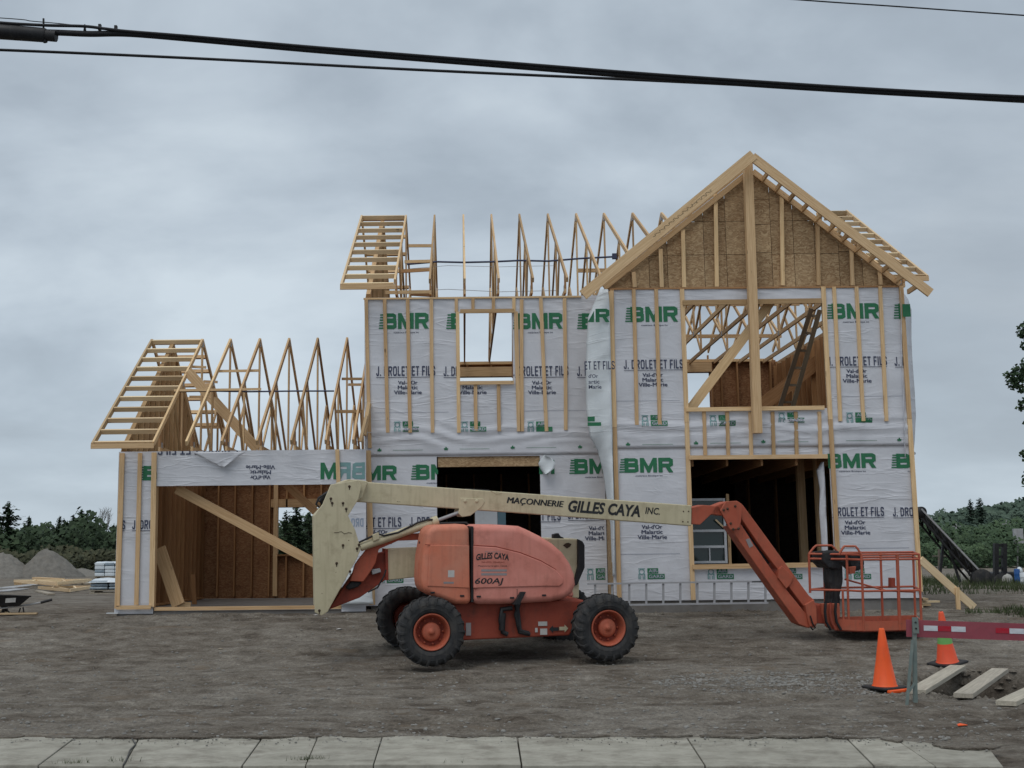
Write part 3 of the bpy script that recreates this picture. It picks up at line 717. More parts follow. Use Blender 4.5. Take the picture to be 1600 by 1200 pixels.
beam('stud', (x1+.05, WY+.0, HZ+.2), (x1+.05, WY+.0, z1+.1), .05, .09, (0,-1,0), LU, house)
# side walls running back
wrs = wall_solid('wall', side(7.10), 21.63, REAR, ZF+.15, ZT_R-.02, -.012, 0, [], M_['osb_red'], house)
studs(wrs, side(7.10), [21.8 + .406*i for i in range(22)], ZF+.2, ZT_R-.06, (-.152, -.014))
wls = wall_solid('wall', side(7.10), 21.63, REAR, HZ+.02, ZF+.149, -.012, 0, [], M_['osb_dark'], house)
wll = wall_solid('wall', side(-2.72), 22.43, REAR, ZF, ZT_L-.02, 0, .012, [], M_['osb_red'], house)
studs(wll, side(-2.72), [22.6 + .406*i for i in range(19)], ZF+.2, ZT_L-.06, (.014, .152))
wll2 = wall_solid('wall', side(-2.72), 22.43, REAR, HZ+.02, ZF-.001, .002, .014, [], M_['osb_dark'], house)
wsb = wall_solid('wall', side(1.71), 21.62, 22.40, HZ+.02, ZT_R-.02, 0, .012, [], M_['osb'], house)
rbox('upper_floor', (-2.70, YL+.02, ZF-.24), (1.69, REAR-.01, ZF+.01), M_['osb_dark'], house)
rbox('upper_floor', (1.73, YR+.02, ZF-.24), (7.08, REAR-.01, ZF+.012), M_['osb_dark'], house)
# ground-floor posts, door slab
for px, Y, w_ in ((1257, 23.4, .14), (1285, 22.6, .13)):
    a = at(px, 880, Y); beam('post', (a.x, Y, HZ+.02), (a.x, Y, ZF-.25), w_, .14, (0,-1,0), M_['lumber'], house)
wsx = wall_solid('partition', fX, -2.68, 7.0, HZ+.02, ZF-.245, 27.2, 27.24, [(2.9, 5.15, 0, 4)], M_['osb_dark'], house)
d0 = XZ(742, 795, 23.0)[0]; d1 = XZ(777, 795, 23.0)[0]; d2 = XZ(790, 795, 23.0)[0]
rbox('door', (d0, 23.0, HZ+.02), (d1, 23.05, XZ(750, 793, 23.0)[1]), M_['white_paint'], house)
rbox('door_jamb', (d1+.005, 22.98, HZ+.02), (d2, 23.06, XZ(750, 790, 23.0)[1]), M_['teal'], house)

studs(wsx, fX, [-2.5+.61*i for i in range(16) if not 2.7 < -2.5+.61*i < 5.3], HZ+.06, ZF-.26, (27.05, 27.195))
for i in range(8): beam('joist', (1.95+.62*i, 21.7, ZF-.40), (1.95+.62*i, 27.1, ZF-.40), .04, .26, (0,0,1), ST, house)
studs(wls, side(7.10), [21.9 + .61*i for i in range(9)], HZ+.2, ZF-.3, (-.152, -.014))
# ---- big posts and braces in the right block
a = at(1170.5, 256, 21.40); b = at(1177.5, 677, 21.40)
beam('hanging_post', (4.30, 21.40, b.z), (4.345, 21.40, a.z), .155, .14, (0,-1,0), LU, house)
pbrace('brace', (1078, 640), (1222, 448), YR+.25, .17, material=M_['lumber']); pbrace('brace', (1182, 640), (1300, 548), 27.0, .30, material=ST)
# ---- inside ladder (wooden) leaning in the upper storey
lad = empty('leaning_ladder', at(1215, 637, 24.0), 'grey wooden ladder leaning inside the upper storey behind the large window opening', 'ladder')
L0, L1 = at(1211, 660, 24.0), at(1268, 482, 23.2); R0, R1 = at(1232, 660, 24.0), at(1281, 484, 23.2)
L1 = L0 + (L1-L0)*1.0; 
beam('rail', L0, L1, .085, .05, (0,-1,.3), M_['stud_grey'], lad); beam('rail', R0, R1, .085, .05, (0,-1,.3), M_['stud_grey'], lad)
for i in range(7):
    f = .03 + i*.152; beam('rung', L0.lerp(L1, f), R0.lerp(R1, f), .045, .035, (0,-1,0), M_['stud_grey'], lad)

# ---- gable front of the right block
def tri_z(x):                                              # underside of the inner trim board
    ax, az = XZ(1172, 266, YR); lx, lz = XZ(950, 447, YR); rx, rz = XZ(1404, 443, YR)
    return lz + (az-lz)*(x-lx)/(ax-lx) if x < ax else az + (rz-az)*(x-ax)/(rx-ax)
gb = MB().add([(1.74, YR+.06, ZT_R), (7.08, YR+.06, ZT_R), (XZ(1172,266,YR)[0], YR+.06, tri_z(XZ(1172,266,YR)[0])-.14), (1.74, YR+.075, ZT_R), (7.08, YR+.075, ZT_R), (XZ(1172,266,YR)[0], YR+.075, tri_z(XZ(1172,266,YR)[0])-.14)],
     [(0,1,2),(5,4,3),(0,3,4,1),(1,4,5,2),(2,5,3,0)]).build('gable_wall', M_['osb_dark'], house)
cuts = [950, 986, 1015, 1044, 1102, 1137, 1170, 1208, 1243, 1276, 1313, 1349, 1404]
rnd = random.Random(9)
for c0, c1 in zip(cuts[:-1], cuts[1:]):
    X0, X1 = XZ(c0, 430, YR)[0]+.004, XZ(c1, 430, YR)[0]-.004
    zlo = ZT_R+.01; lev = [zlo] + [XZ(1170, y, YR)[1] for y in ((397, 345) if rnd.random() < .5 else (394, 350, 311))] + [99]
    ax = XZ(1172, 266, YR)[0]
    for l0, l1 in zip(lev[:-1], lev[1:]):
        l0 += .004 if l0 != zlo else 0; l1 -= .004
        pts = []
        n = 6
        xs = [X0+(X1-X0)*i/n for i in range(n+1)]
        if X0 < ax < X1: xs = sorted(xs+[ax])
        top = [(x, min(l1, tri_z(x))) for x in xs if min(l1, tri_z(x)) > l0 + .005]
        if len(top) < 2: continue
        pts = [(top[0][0], l0), (top[-1][0], l0)] + top[::-1]
        yo = YR + rnd.uniform(0, .008)
        MB().prism(pts, lambda a, b, d: (a, d, b), yo+.02, yo+.035).build('osb_panel', M_['osb'], gb)
for px, y0, y1 in [(991,428,449),(1033,392,449),(1068,362,449),(1119,306,448),(1222,302,446),(1278,346,446),(1331,392,446),(1375,424,445)]:
    vbeam(gb, px-1, y0-3, px+1, y1, YRb+.01, wd=.07)
hbeam(gb, 944, 1405, 452, YRb+.025, .03, .06, 'plate', ST, py1=448)
def slope(name, p0, p1, Y, wd, dp, **k):
    a = at(*p0, Y); b = at(*p1, Y); return beam(name, a, b, wd, dp, (0,-1,0), LU, gb, **k)
slope('trim_board', (1169, 270), (944, 450), YR-.05, .10, .05); slope('trim_board', (1176, 268), (1406, 444), YR-.043, .10, .05)
slope('trim_board', (1166, 261), (938, 444), YR+.08, .09, .04)
fl = slope('barge_rafter', (1177, 242), (911, 461), 21.12, .19, .045); fr_ = slope('barge_rafter', (1175, 245), (1454, 458), 21.132, .165, .045)
# lookouts between barge rafter and gable on the right
for i in range(12):
    f = .09 + i*.076; p = at(1175, 247, 21.16).lerp(at(1454, 458, 21.16), f); q = at(1176, 262, YR).lerp(at(1404, 438, YR), f)
    q = Vector((p.x, YR+.02, p.z - .06)); beam('lookout', (p.x, 21.15, p.z-.05), q, .038, .085, (0,0,1), LU, gb)
# pencil scribble on the barge rafter
sb = MB(); rs = random.Random(4); P0, P1 = at(1020, 370, 21.094), at(1112, 296, 21.094); dd = (P1-P0); pts = []
for i in range(90):
    f = i/89; pts.append(P0 + dd*f + Vector((0,0,1))*(.022*math.sin(i*1.9+rs.uniform(-.8,.8))*rs.uniform(.1,1)) + Vector((1,0,0))*.03*math.sin(i*.9))
sb.tube(pts, .0022, 4); sb.build('pencil_marks', M_['ink_black'], fl)

# ---- trusses
LIBP = {}
def truss(parent, X, Yf, Yr, z0, zr, heel, over, mat_, lean=0.0, w_=.038, d_=.089, nweb=4, split=False):
    """one roof truss in the plane x=X: bottom chord is the part, its other members hang under it"""
    Ym = (Yf+Yr)/2; sl = (zr - z0 - heel)/(Ym - Yf)
    def top(y): return z0 + heel + sl*((y-Yf) if y < Ym else (Yr-y))
    lx = lambda z: X + lean*(z-z0)
    t = beam('roof_truss', (X, Yf, z0+d_/2), (X, Yr, z0+d_/2), w_, d_, (0,0,1), mat_, parent)
    V = lambda y, z: (lx(z), y, z)
    beam('rafter', V(Yf-over, top(Yf-over)), V(Ym-.01, top(Ym-.01)), w_, d_, (0,0,1), mat_, t)
    beam('rafter', V(Ym+.01, top(Ym)), V(Yr+over, z0+heel-sl*over), w_, d_, (0,0,1), mat_, t)
    for y_, z_ in ((Ym, top(Ym)-.10), (Ym, z0+.05), (Yf+.12, z0+.12), (Yf+(Ym-Yf)*.5, top(Yf+(Ym-Yf)*.5)-.04)):
        if 'plate' not in LIBP:
            po = MB().box((-w_/2-.0015, -.06, -.05), (w_/2+.0015, .06, .05)).build('connector_plate', M_['steel'], t, Matrix.Translation((lx(z_), y_, z_))); LIBP['plate'] = po.data
        else: link(bpy.data.objects.new('connector_plate', LIBP['plate']), t, Matrix.Translation((lx(z_), y_, z_)))
    for y_ in (Yf+.03, Yr-.03): beam('web', V(y_, z0+d_+.002), V(y_, top(y_)-.05), .075, w_*.95, (1,0,0), ST, t)
    ws_ = w_*.9
    beam('web', V(Ym, z0+d_), V(Ym, top(Ym)-.09), .07, ws_, (1,0,0), mat_, t)
    q1, q3 = Yf+(Ym-Yf)*.5, Yr-(Yr-Ym)*.5
    for q in (q1, q3):
        beam('web', V(q, z0+d_), V(q, top(q)-.05), .07, ws_, (1,0,0), mat_, t)
        beam('web', V(Ym+(-.12 if q < Ym else .12), z0+d_), V(q+(.06 if q < Ym else -.06), top(q)-.09), .07, ws_, (1,0,0), mat_, t)
        e = Yf+.45 if q < Ym else Yr-.45
        beam('web', V(q+(-.06 if q<Ym else .06), z0+d_), V((q+e)/2, top((q+e)/2)-.06), .07, ws_, (1,0,0), mat_, t)
    return t
zrG = XZ(406, 531, 25.5)[1]; zeG = at(188, 694, YG-.42).z
def heel_of(zE, zr, z0, over, half): sl = (zr-zE)/(half+over); return zE + sl*over - z0
hG = heel_of(zeG, zrG, ZT_G, .42, 3.5)

rt = random.Random(21)
for px in (317, 360, 406, 452, 497, 542):
    X = at(px, 530, 25.5).x
    truss(house, X, YG+.02, 28.98, ZT_G+.004, zrG, hG, .42, LU, lean=rt.uniform(-.004,.004))
truss(house, -2.86, YG+.02, 28.98, ZT_G+.004, zrG, hG, .42, LU)
YM = (YL+REAR)/2
zrM = XZ(768, 337, YM)[1]; zeM = at(578, 446, YL-.42).z; hM = heel_of(zeM, zrM, ZT_L, .42, YM-YL)
for i, px in enumerate((634, 679, 724, 768, 812, 856, 900, 944, 988, 1034, 1078, 1121, 1165, 1209, 1252, 1282)):
    X = at(px, 336, YM).x
    truss(house, X, (YL if X < 1.7 else YR+.1)+.02, REAR if X < 1.7 else REAR+YL-YR-.1, max(ZT_L, ZR_T)+.004 if X < 1.7 else ZT_R+.03, zrM, hM, .42 if X < 1.7 else -.1, LU, lean=rt.uniform(-.003,.003))
def overhang(parent, Xo, Xi, Yf, Ym, ze, zr, over, n, ends, both=True):
    """gable overhang: outer barge rafter and the rungs (lookouts) that tie it to the first truss"""
    sl = (zr-ze)/(Ym-Yf); e = -over
    t = beam('barge_rafter', (Xo, Yf+e, ze+e*sl), (Xo, Ym-.01, zr-.005), .04, .10, (0,0,1), M_['lumber_new'], parent)
    if both: beam('barge_rafter', (Xo, Ym+.01, zr), (Xo, 2*Ym-Yf-e, ze+e*sl), .04, .10, (0,0,1), LU, parent)
    s = 1 if Xi > Xo else -1
    for i in range(n):
        f = i/(n-1); y = Yf+e + (Ym-Yf-e)*(.012+.975*f); z = ze+e*sl + (zr-ze-e*sl)*(.012+.975*f)
        beam('lookout', (Xo+s*.024, y, z), (Xi-s*.024, y, z), .04, .09, (0,-sl,1), M_['lumber_new'], t)
        if both and i > 3: beam('lookout', (Xo+s*.024, 2*Ym-y, z), (Xi-s*.024, 2*Ym-y, z), .04, .09, (0,sl,1), M_['lumber'], t)
    beam('fascia', (Xo-.02*s, Yf+e-.022, ze+e*sl-.02), (Xi+.02*s, Yf+e-.022, ze+e*sl-.02), .038, .09, (0,0,1), LU, t)
XgO, XgI = -7.50, at(317, 530, 25.5).x
overhang(house, XgO, XgI, YG+.02, 25.5, zeG + (zrG-zeG)/3.92*.42, zrG, .44, 11, True)
XmI = at(634, 336, YM).x
overhang(house, -3.12, XmI, YL+.02, YM, ZT_L+hM, zrM, .44, 10, True)
XrI = at(1275, 327, YM).x
overhang(house, at(1322, 328, YM).x, XrI, YL+.02, YM, ZT_L+hM, zrM, .30, 11, True)
# gable-end walls (OSB with studs) under the overhangs
def gable_end(X, Yf, Yr, z0, zr, s):
    Ym = (Yf+Yr)/2
    g = MB().add([(X,Yf,z0),(X,Yr,z0),(X,Ym,zr),(X+.012*s,Yf,z0),(X+.012*s,Yr,z0),(X+.012*s,Ym,zr)], [(0,1,2),(5,4,3),(0,3,4,1),(1,4,5,2),(2,5,3,0)]).build('gable_wall', M_['osb'], house)
    y = Yf + .35
    while y < Yr-.3:
        z = z0 + (zr-z0)*(1-abs(y-Ym)/(Ym-Yf)) - .05
        beam('stud', (X+.055*s, y, z0+.03), (X+.055*s, y, z), .038, .08, (1,0,0), LU, g); y += .406
    beam('rafter', (X+.055*s, Yf, z0+.03), (X+.055*s, Ym-.01, zr-.02), .08, .089, (0,0,1), LU, g)
    beam('rafter', (X+.055*s, Ym+.01, zr-.02), (X+.055*s, Yr, z0+.03), .08, .089, (0,0,1), LU, g)
gable_end(-7.12, YG+.02, 28.98, ZT_G+.01, zrG-.09, 1)
gable_end(-2.71, YL+.02, REAR, ZT_L+.01, zrM-.11, 1)
# top plates
beam('top_plate', (-7.12, YG+.08, ZT_G+.0-.022), (-2.9, YG+.08, ZT_G-.022), .14, .038, (0,0,1), ST, WG)
beam('top_plate', (-2.7, YL+.08, ZT_L-.022), (1.66, YL+.08, ZT_L-.022), .14, .038, (0,0,1), ST, WL)
hbeam(WL, 568, 908, 467, YLb+.0, .03, .028, 'batten', LU, py1=463.5)
# lateral braces, straps, odd blocking
def pb(p0, p1, Y, wd=.06, dp=.03, m=None, name='brace', **k): return pbrace(name, p0, p1, Y, wd, dp, m or LU, **k)
pb((272, 610), (408, 608), 23.4, .045); 
MB().tube([at(272,612,23.45), at(330,611,23.45), at(390,612,23.45), at(460,611,23.45), at(522,611,23.45)], .017, 6).build('strap', M_['ink_navy'], house)
pb((340, 580), (404, 579), 24.4, .05); pb((293, 580), (402, 702), 24.0, .20, .04)
pb((534, 592), (566, 592), 24.1, .05, m=LU); pb((544, 601), (566, 601), 24.4, .05); pb((526, 643), (566, 643), 23.2, .06)
pb((300, 573), (322, 574), 24.6, .05); pb((318,596),(340,597),24.6,.05); pb((296,620),(318,620),25.5,.05); pb((310,643),(335,644),26,.05); pb((315,668),(345,668),26,.05)
pb((569, 680), (577, 630), 22.2, .06, .3); pb((563,690),(573,650),21.9,.05,.2)
MB().tube([at(636,413,24.4), at(682,409,24.4), at(724,410,24.4), at(770,409,24.4), at(812,407,24.4), at(857,408,24.4), at(905,404,24.4), at(962,401,24.4)], .02, 6).build('strap', M_['ink_navy'], house)
MB().box(at(957,404,24.38), at(963,397,24.45)).build('strap', M_['ink_navy'], house)
MB().tube([at(640,455,25.5), at(700,452,25.5), at(780,456,25.5), at(870,454,25.5)], .006, 5).build('string', M_['steel'], house)
MB().tube([at(640,420,25.5), at(700,415,25.5), at(780,417,25.5), at(870,415,25.5)], .005, 5).build('string', M_['steel'], house)
pb((638, 384), (676, 384), 25.2, .065, m=LU); pb((632, 409), (676, 408), 24.0, .06); pb((626, 424), (674, 421), 23.6, .07, m=ST)
pb((602, 457), (674, 456), 23.8, .07, m=LU); pb((641, 459), (674, 461), 24.2, .08, m=ST); 
# horizontal runners seen through the large upper opening
for z, y in ((7.35, 27.9), (8.1, 27.6), (6.9, 29.6)):
    beam('runner', (1.8, y, z), (7.0, y, z-.03), .04, .09, (0,0,1), LU, house)
# small eave of the bay roof at the right corner
eb = MB().prism([(7.10, at(1426,718,22.2).z), (7.10, at(1426,703,22.2).z), (7.30, at(1443,708,22.2).z), (7.30, at(1443,711,22.2).z)], lambda a,b,d:(a,d,b), 22.0, 24.5).build('eave', M_['white_paint'], house)

# ---- printing on the sheeting
def surfF(Y, seam=None, extra=.006):
    return lambda x, z: Vector((x, Y - disp(x, z) - extra - (.014 if (seam and z > seam) else 0), z))
G_, B_ = M_['ink_green'], M_['ink_blue']
def bmr(wall, Y, seam, px0, px1, yt, yb, clip=None, holes=(), sub=True, flip=False, m=None):
    x0, z1 = XZ(px0, yt, Y); x1, z0 = XZ(px1, yb, Y); w_ = x1-x0; h = z1-z0
    sh = bigletter('B', x0+.10*w_, x0+.36*w_, z0, z1) + bigletter('M', x0+.385*w_, x0+.70*w_, z0, z1) + bigletter('R', x0+.725*w_, x0+w_, z0, z1)
    for i in range(6):
        zz_ = z0 + h*(i+.1)/6; sh.append(rect(x0 + .012*w_*i*.5, zz_, x0+.15*w_, zz_+h*.085))
    lay('lettering', sh, surfF(Y, seam), m or G_, wall, clip, .1, holes)
    if sub:
        lay('lettering', [txt('matériaux Boutique inc', x0+.30*w_, x0+.80*w_, z0-.30*h, z0-.16*h, .01)], surfF(Y, seam), M_['ink_faint'] if False else B_, wall, clip, .1, holes)
def drolet(wall, Y, seam, px0, px1, yt, yb, clip=None, holes=(), line=True):
    x0, z1 = XZ(px0, yt, Y); x1, z0 = XZ(px1, yb, Y); w_ = x1-x0; h = z1-z0
    lay('lettering', block('J. DROLET ET FILS', x0, x1, z0, z1) + [rect(x0, z0-.19*h, x1-.01*w_, z0-.13*h)], surfF(Y, seam), B_, wall, clip, .1, holes)
def towns(wall, Y, seam, cx, yt, yb, clip=None, holes=(), wpx=44, m=None, fx=False, fy=False):
    c, z1 = XZ(cx, yt, Y); z0 = XZ(cx, yb, Y)[1]; h = (z1-z0); w_ = wpx/86
    rows = [("Val-d'Or", .70), ('Malartic', .72), ('Ville-Marie', 1.0)]
    if fy: rows = rows[::-1]
    sh = []
    for i, (s, f) in enumerate(rows):
        a = z1 - h*(i/3) ; sh.append(txt(s, c-w_*f/2, c+w_*f/2, a-h*.25, a, 0, flipx=fx, flipy=fy)); sh.append(txt(s, c-w_*f/2+.007, c+w_*f/2+.007, a-h*.25-.004, a, 0, flipx=fx, flipy=fy))
    lay('lettering', sh, surfF(Y, seam), m or B_, wall, clip, .1, holes)
def airgard(wall, Y, seam, px0, yt, yb, clip=None, holes=()):
    x0, z1 = XZ(px0, yt, Y); z0 = XZ(px0, yb, Y)[1]; h = z1-z0; s = 1/86
    sf = surfF(Y, seam)
    ring = []
    cx, cz = x0+.07, z0+h*.68
    for k in range(12):
        a0, a1 = k*math.pi/6, (k+1)*math.pi/6; r0, r1 = .035, .055
        ring.append(poly([(cx+r0*math.cos(a0), cz+r0*math.sin(a0)), (cx+r1*math.cos(a0), cz+r1*math.sin(a0)), (cx+r1*math.cos(a1), cz+r1*math.sin(a1)), (cx+r0*math.cos(a1), cz+r0*math.sin(a1))]))
    ring += [rect(cx-.06, z0, cx-.04, z0+h*.5), rect(cx+.04, z0, cx+.06, z0+h*.5), rect(cx-.055, z0+h*.42, cx+.055, z0+h*.5), rect(cx-.03, z0, cx-.015, z0+h*.3), rect(cx+.015, z0, cx+.03, z0+h*.3), rect(cx-.06, cz+.045, cx+.06, cz+.06)]
    lay('emblem', ring, sf, M_['ink_pale'], wall, clip, .1, holes)
    lay('lettering', [rect(x0+.17, z0+h*.52, x0+.36, z0+h), rect(x0+.17, z0, x0+.47, z0+h*.47)], sf, G_, wall, clip, .1, holes)
    sf2 = surfF(Y, seam, .009)
    lay('lettering', [txt('AIR-', x0+.19, x0+.37, z0+h*.60, z0+h*.93, .03), txt('GARD', x0+.19, x0+.455, z0+h*.08, z0+h*.40, .03)], sf2, M_['ink_faint'], wall, clip, .1, holes)
LEAF = [(0,-.5),(.08,-.15),(.45,-.3),(.38,-.12),(.62,.1),(.45,.12),(.5,.32),(.22,.18),(.18,.42),(0,.62),(-.18,.42),(-.22,.18),(-.5,.32),(-.45,.12),(-.62,.1),(-.38,-.12),(-.45,-.3),(-.08,-.15)]
def leafmark(wall, Y, seam, px, py, s=.075):
    c = XZ(px, py, Y); cz = c[1]
    tri = [poly([(c[0], cz), (c[0]+LEAF[i][0]*s, cz+LEAF[i][1]*s), (c[0]+LEAF[(i+1) % 18][0]*s, cz+LEAF[(i+1) % 18][1]*s)]) for i in range(18)]
    
    if px < 1390: tri.append(rect(c[0]+.25, cz-.004, c[0]+.8, cz+.002))
    lay('emblem', tri, surfF(Y, seam), M_['ink_green'], wall, None, 0)
def HO(ops, pad=.0): return [(o[0]-pad, o[1]+pad, o[2]-pad, o[3]+pad) for o in ops]
hl, hr = HO(OL), HO(OR_); cL = (-2.70, 1.66, 0, 9); cR = (1.73, 7.08, 0, 9)
YLs, YRs = YL, YR
for px in (592, 697, 801, 901): bmr(WL, YL, SEAM_L, px, px+78, 490, 514, cL, hl)
bmr(WL, YL, SEAM_L, 478, 556+15, 490, 514, cL, hl)
for px in (588, 693, 796, 901): drolet(WL, YL, SEAM_L, px, px+92, 573, 587, cL, hl)
for px in (637, 738, 846, 948): towns(WL, YL, SEAM_L, px, 595, 618, cL, hl)
for px in (615, 720, 823): airgard(WL, YL, SEAM_L, px, 659, 675, cL, hl)
for px in (642, 745, 848-30, 889): 
    if px != 818: bmr(WL, YL, SEAM_L, px, px+82, 726 if px < 700 else 717, 749 if px < 700 else 740, cL, hl)
bmr(WL, YL, SEAM_L, 538, 620, 728, 750, cL, hl)
lay('lettering', [*bigletter('M', XZ(842,720,YL)[0], XZ(866,720,YL)[0], XZ(842,741,YL)[1], XZ(842,719,YL)[1])], surfF(YL, None), G_, WL, None, .1, hl)
drolet(WL, YL, None, 536, 627, 809, 823, cL, hl); drolet(WL, YL, None, 640, 731, 808, 822, cL, hl); drolet(WL, YL, None, 783, 876, 800, 813, cL, hl); drolet(WL, YL, None, 887, 979, 797, 810, cL, hl)
towns(WL, YL, None, 590, 828, 852, cL, hl); towns(WL, YL, None, 935, 822, 846, cL, hl)
airgard(WL, YL, None, 916, 888, 906, cL, hl); airgard(WL, YL, None, 590, 893, 911, cL, hl)
for px, py in ((593,704),(697,702),(801,700),(906,699)): leafmark(WL, YL, SEAM_L, px, py)
# right block
for px in (976, 1290, 1394): bmr(WR, YR, SEAM_R, px, px+83, 480 if px < 1100 else 475, 503 if px < 1100 else 498, cR, hr)
for px in (974, 1292, 1396): drolet(WR, YR, SEAM_R, px, px+93, 563 if px < 1100 else 558, 576 if px < 1100 else 571, cR, hr)
for px in (1019, 1337): towns(WR, YR, SEAM_R, px, 583 if px < 1100 else 577, 606 if px < 1100 else 600, cR, hr)
for px in (1001, 1107, 1214, 1320): airgard(WR, YR, SEAM_R, px, 649 if px < 1200 else 645, 666 if px < 1200 else 661, cR, hr)
for px, py in ((981,695),(1087,693),(1192,691),(1299,689),(1404,688)): leafmark(WR, YR, SEAM_R, px, py)
for px in (967, 1284, 1391): bmr(WR, YR, None, px, px+85, 716 if px < 1100 else 709, 738 if px < 1100 else 731, cR, hr)
for px in (964, 1289, 1394): drolet(WR, YR, None, px, px+92, 797 if px < 1100 else 793, 810 if px < 1100 else 806, cR, hr)
for px in (1018, 1335): towns(WR, YR, None, px, 820 if px < 1100 else 813, 844 if px < 1100 else 837, cR, hr)
for px in (996, 1104, 1211, 1318): airgard(WR, YR, None, px, 888, 905, cR, hr)
for (xa, xb, py) in ((968, 1062, 866), (1305, 1420, 857), (583, 660, 872)):
    a = XZ(xa, py, YR); b = XZ(xb, py, YR); lay('printed_line', [rect(a[0], a[1]-.004, b[0], a[1]+.004)], surfF(YR if xa > 900 else YL), M_['ink_faint'], WR if xa > 900 else WL, None, .1)
for (xa, xb, py) in ((960, 1062, 627), (1303, 1410, 620), (580, 700, 637), (820, 925, 634)):
    a = XZ(xa, py, YR); b = XZ(xb, py, YR); lay('printed_line', [rect(a[0], a[1]-.003, b[0], a[1]+.003)], surfF(YR if xa > 950 else YL, None, .02), M_['ink_faint'], WR if xa > 950 else WL, None, .1)
# garage
cG = (-7.12, gx0+.03, 0, 9)
bmr(WG, YG, None, 216, 300, 728, 750, (-7.12, XZ(246,740,YG)[0], 0, 9), OG, sub=False)
bmr(WG, YG, None, 107, 184, 728, 750, cG, OG, sub=False)
drolet(WG, YG, None, 105, 196, 814, 827, cG, OG); drolet(WG, YG, None, 207, 299, 813, 826, cG, OG)
cH = (gx0, -2.68, gz1, ZT_G)
x0, z1 = XZ(247, 714, YG); x1, z0 = XZ(384, 703, YG)
lay('lettering', block('J. DROLET ET FILS', XZ(247,710,YG)[0], XZ(376,710,YG)[0], XZ(247,711,YG)[1], XZ(247,697,YG)[1], flipx=True, flipy=True), surfF(YG), B_, WG, cH, .1, OG)
towns(WG, YG, None, 407, 727, 751, cH, OG, 45, fx=True, fy=True)
bz = (XZ(500,749,YG)[1], XZ(500,723,YG)[1])
lay('lettering', bigletter('M', XZ(501,740,YG)[0], XZ(527,740,YG)[0], *bz), surfF(YG), G_, WG, cH, .1, OG)
lay('lettering', bigletter('R', XZ(526,740,YG)[0], XZ(548,740,YG)[0], *bz, flipx=True) + bigletter('B', XZ(550,740,YG)[0], XZ(572,740,YG)[0], *bz, flipx=True), surfF(YG), M_['ink_pale'], WG, cH, .1, OG)
lay('lettering', block('DRO', XZ(549,810,YG)[0], XZ(568,810,YG)[0], XZ(545,823,YG)[1], XZ(545,810,YG)[1], flipx=True), surfF(YG), M_['ink_pale_blue'], WG, (-9, -2.70, 0, 9), .1, OG)

# ---- loose sheeting: flap at the left corner of the right block, bulge at its right, rag over the opening
def flap(name, rows, y_in, y_out, material, parent, nx_=10, ph=0.0, rag=True):
    """rows: (pxL, pxR, py); sheet held at the y_in side and blown towards y_out"""
    mb = MB(); R_ = []
    dense = []
    for (l0, r0, p0), (l1, r1, p1) in zip(rows[:-1], rows[1:]):
        n = max(2, int(abs(p1-p0)/5))
        for i in range(n): f = i/n; dense.append((l0+(l1-l0)*f, r0+(r1-r0)*f, p0+(p1-p0)*f))
    dense.append(rows[-1])
    for (l, r_, py) in dense:
        for i in range(nx_+1):
            f = i/nx_; px = l+(r_-l)*f
            y = y_in + (y_out-y_in)*math.sin(f*math.pi*.5) + .016*math.sin(py*.05+ph+f*3) + .007*math.sin(py*.17+f*6+ph)
            p = at(px, py, y); mb.v.append(tuple(p))
    n = nx_+1
    for j in range(len(dense)-1):
        for i in range(nx_): mb.f.append((j*n+i, j*n+i+1, (j+1)*n+i+1, (j+1)*n+i)); mb.m.append(0); mb.sm.append(True)
    o = mb.build(name, material, parent, fix=False)
    s = o.modifiers.new('thickness', 'SOLIDIFY'); s.thickness = .003
    return o
ff = flap('loose_wrap', [(937,950,452),(930,952,470),(919,953,496),(916,954,540),(915,955,600),(916,956,640),(921,957,680),(934,957,705),(943,958,740),(948,959,780),(954,960,820),(957,960,900)], 21.75, 21.48, M_['wrap_back'], WR, ph=1)
def flapsurf(x, z): return Vector((x, 21.42, z))
c_, zt = XZ(920, 484, 21.45); 
lay('lettering', bigletter('R', XZ(930,484,21.45)[0], XZ(952,484,21.45)[0], XZ(930,504,21.45)[1], XZ(930,483,21.45)[1]), flapsurf, M_['ink_green'], ff, None, 0)
lay('lettering', [poly([XZ(918,504,21.45), XZ(928,504,21.45), XZ(928,486,21.45)])], flapsurf, M_['ink_green'], ff, None, 0)
lay('lettering', block('ET ET FILS', XZ(913,570,21.45)[0], XZ(960,570,21.45)[0], XZ(917,578,21.45)[1], XZ(917,565,21.45)[1]), flapsurf, B_, ff, None, 0)
lay('lettering', [txt("d'Or", XZ(919,585,21.45)[0], XZ(934,585,21.45)[0], XZ(917,591,21.45)[1], XZ(917,585,21.45)[1], .02), txt('artic', XZ(919,585,21.45)[0], XZ(936,585,21.45)[0], XZ(917,600,21.45)[1], XZ(917,594,21.45)[1], .02), txt('Marie', XZ(919,585,21.45)[0], XZ(939,585,21.45)[0], XZ(917,608,21.45)[1], XZ(917,602,21.45)[1], .02)], flapsurf, B_, ff, None, 0)
lay('lettering', [rect(*XZ(918,659,21.45), *XZ(929,651,21.45)), rect(*XZ(918,666,21.45), *XZ(939,660,21.45))], flapsurf, M_['ink_green'], ff, None, 0)
bf = flap('loose_wrap', [(1407,1410,455),(1407,1419,468),(1408,1424,484),(1408,1424,530),(1409,1426,570),(1411,1429,610),(1412,1431,650),(1413,1429,690),(1414,1427,716)], 21.52, 21.95, M_['house_wrap'], WR, ph=4)
lay('lettering', [rect(*XZ(1411,495,21.5), *XZ(1422,475,21.5))], lambda x, z: Vector((x, 21.50, z)), M_['ink_green'], bf, None, 0)
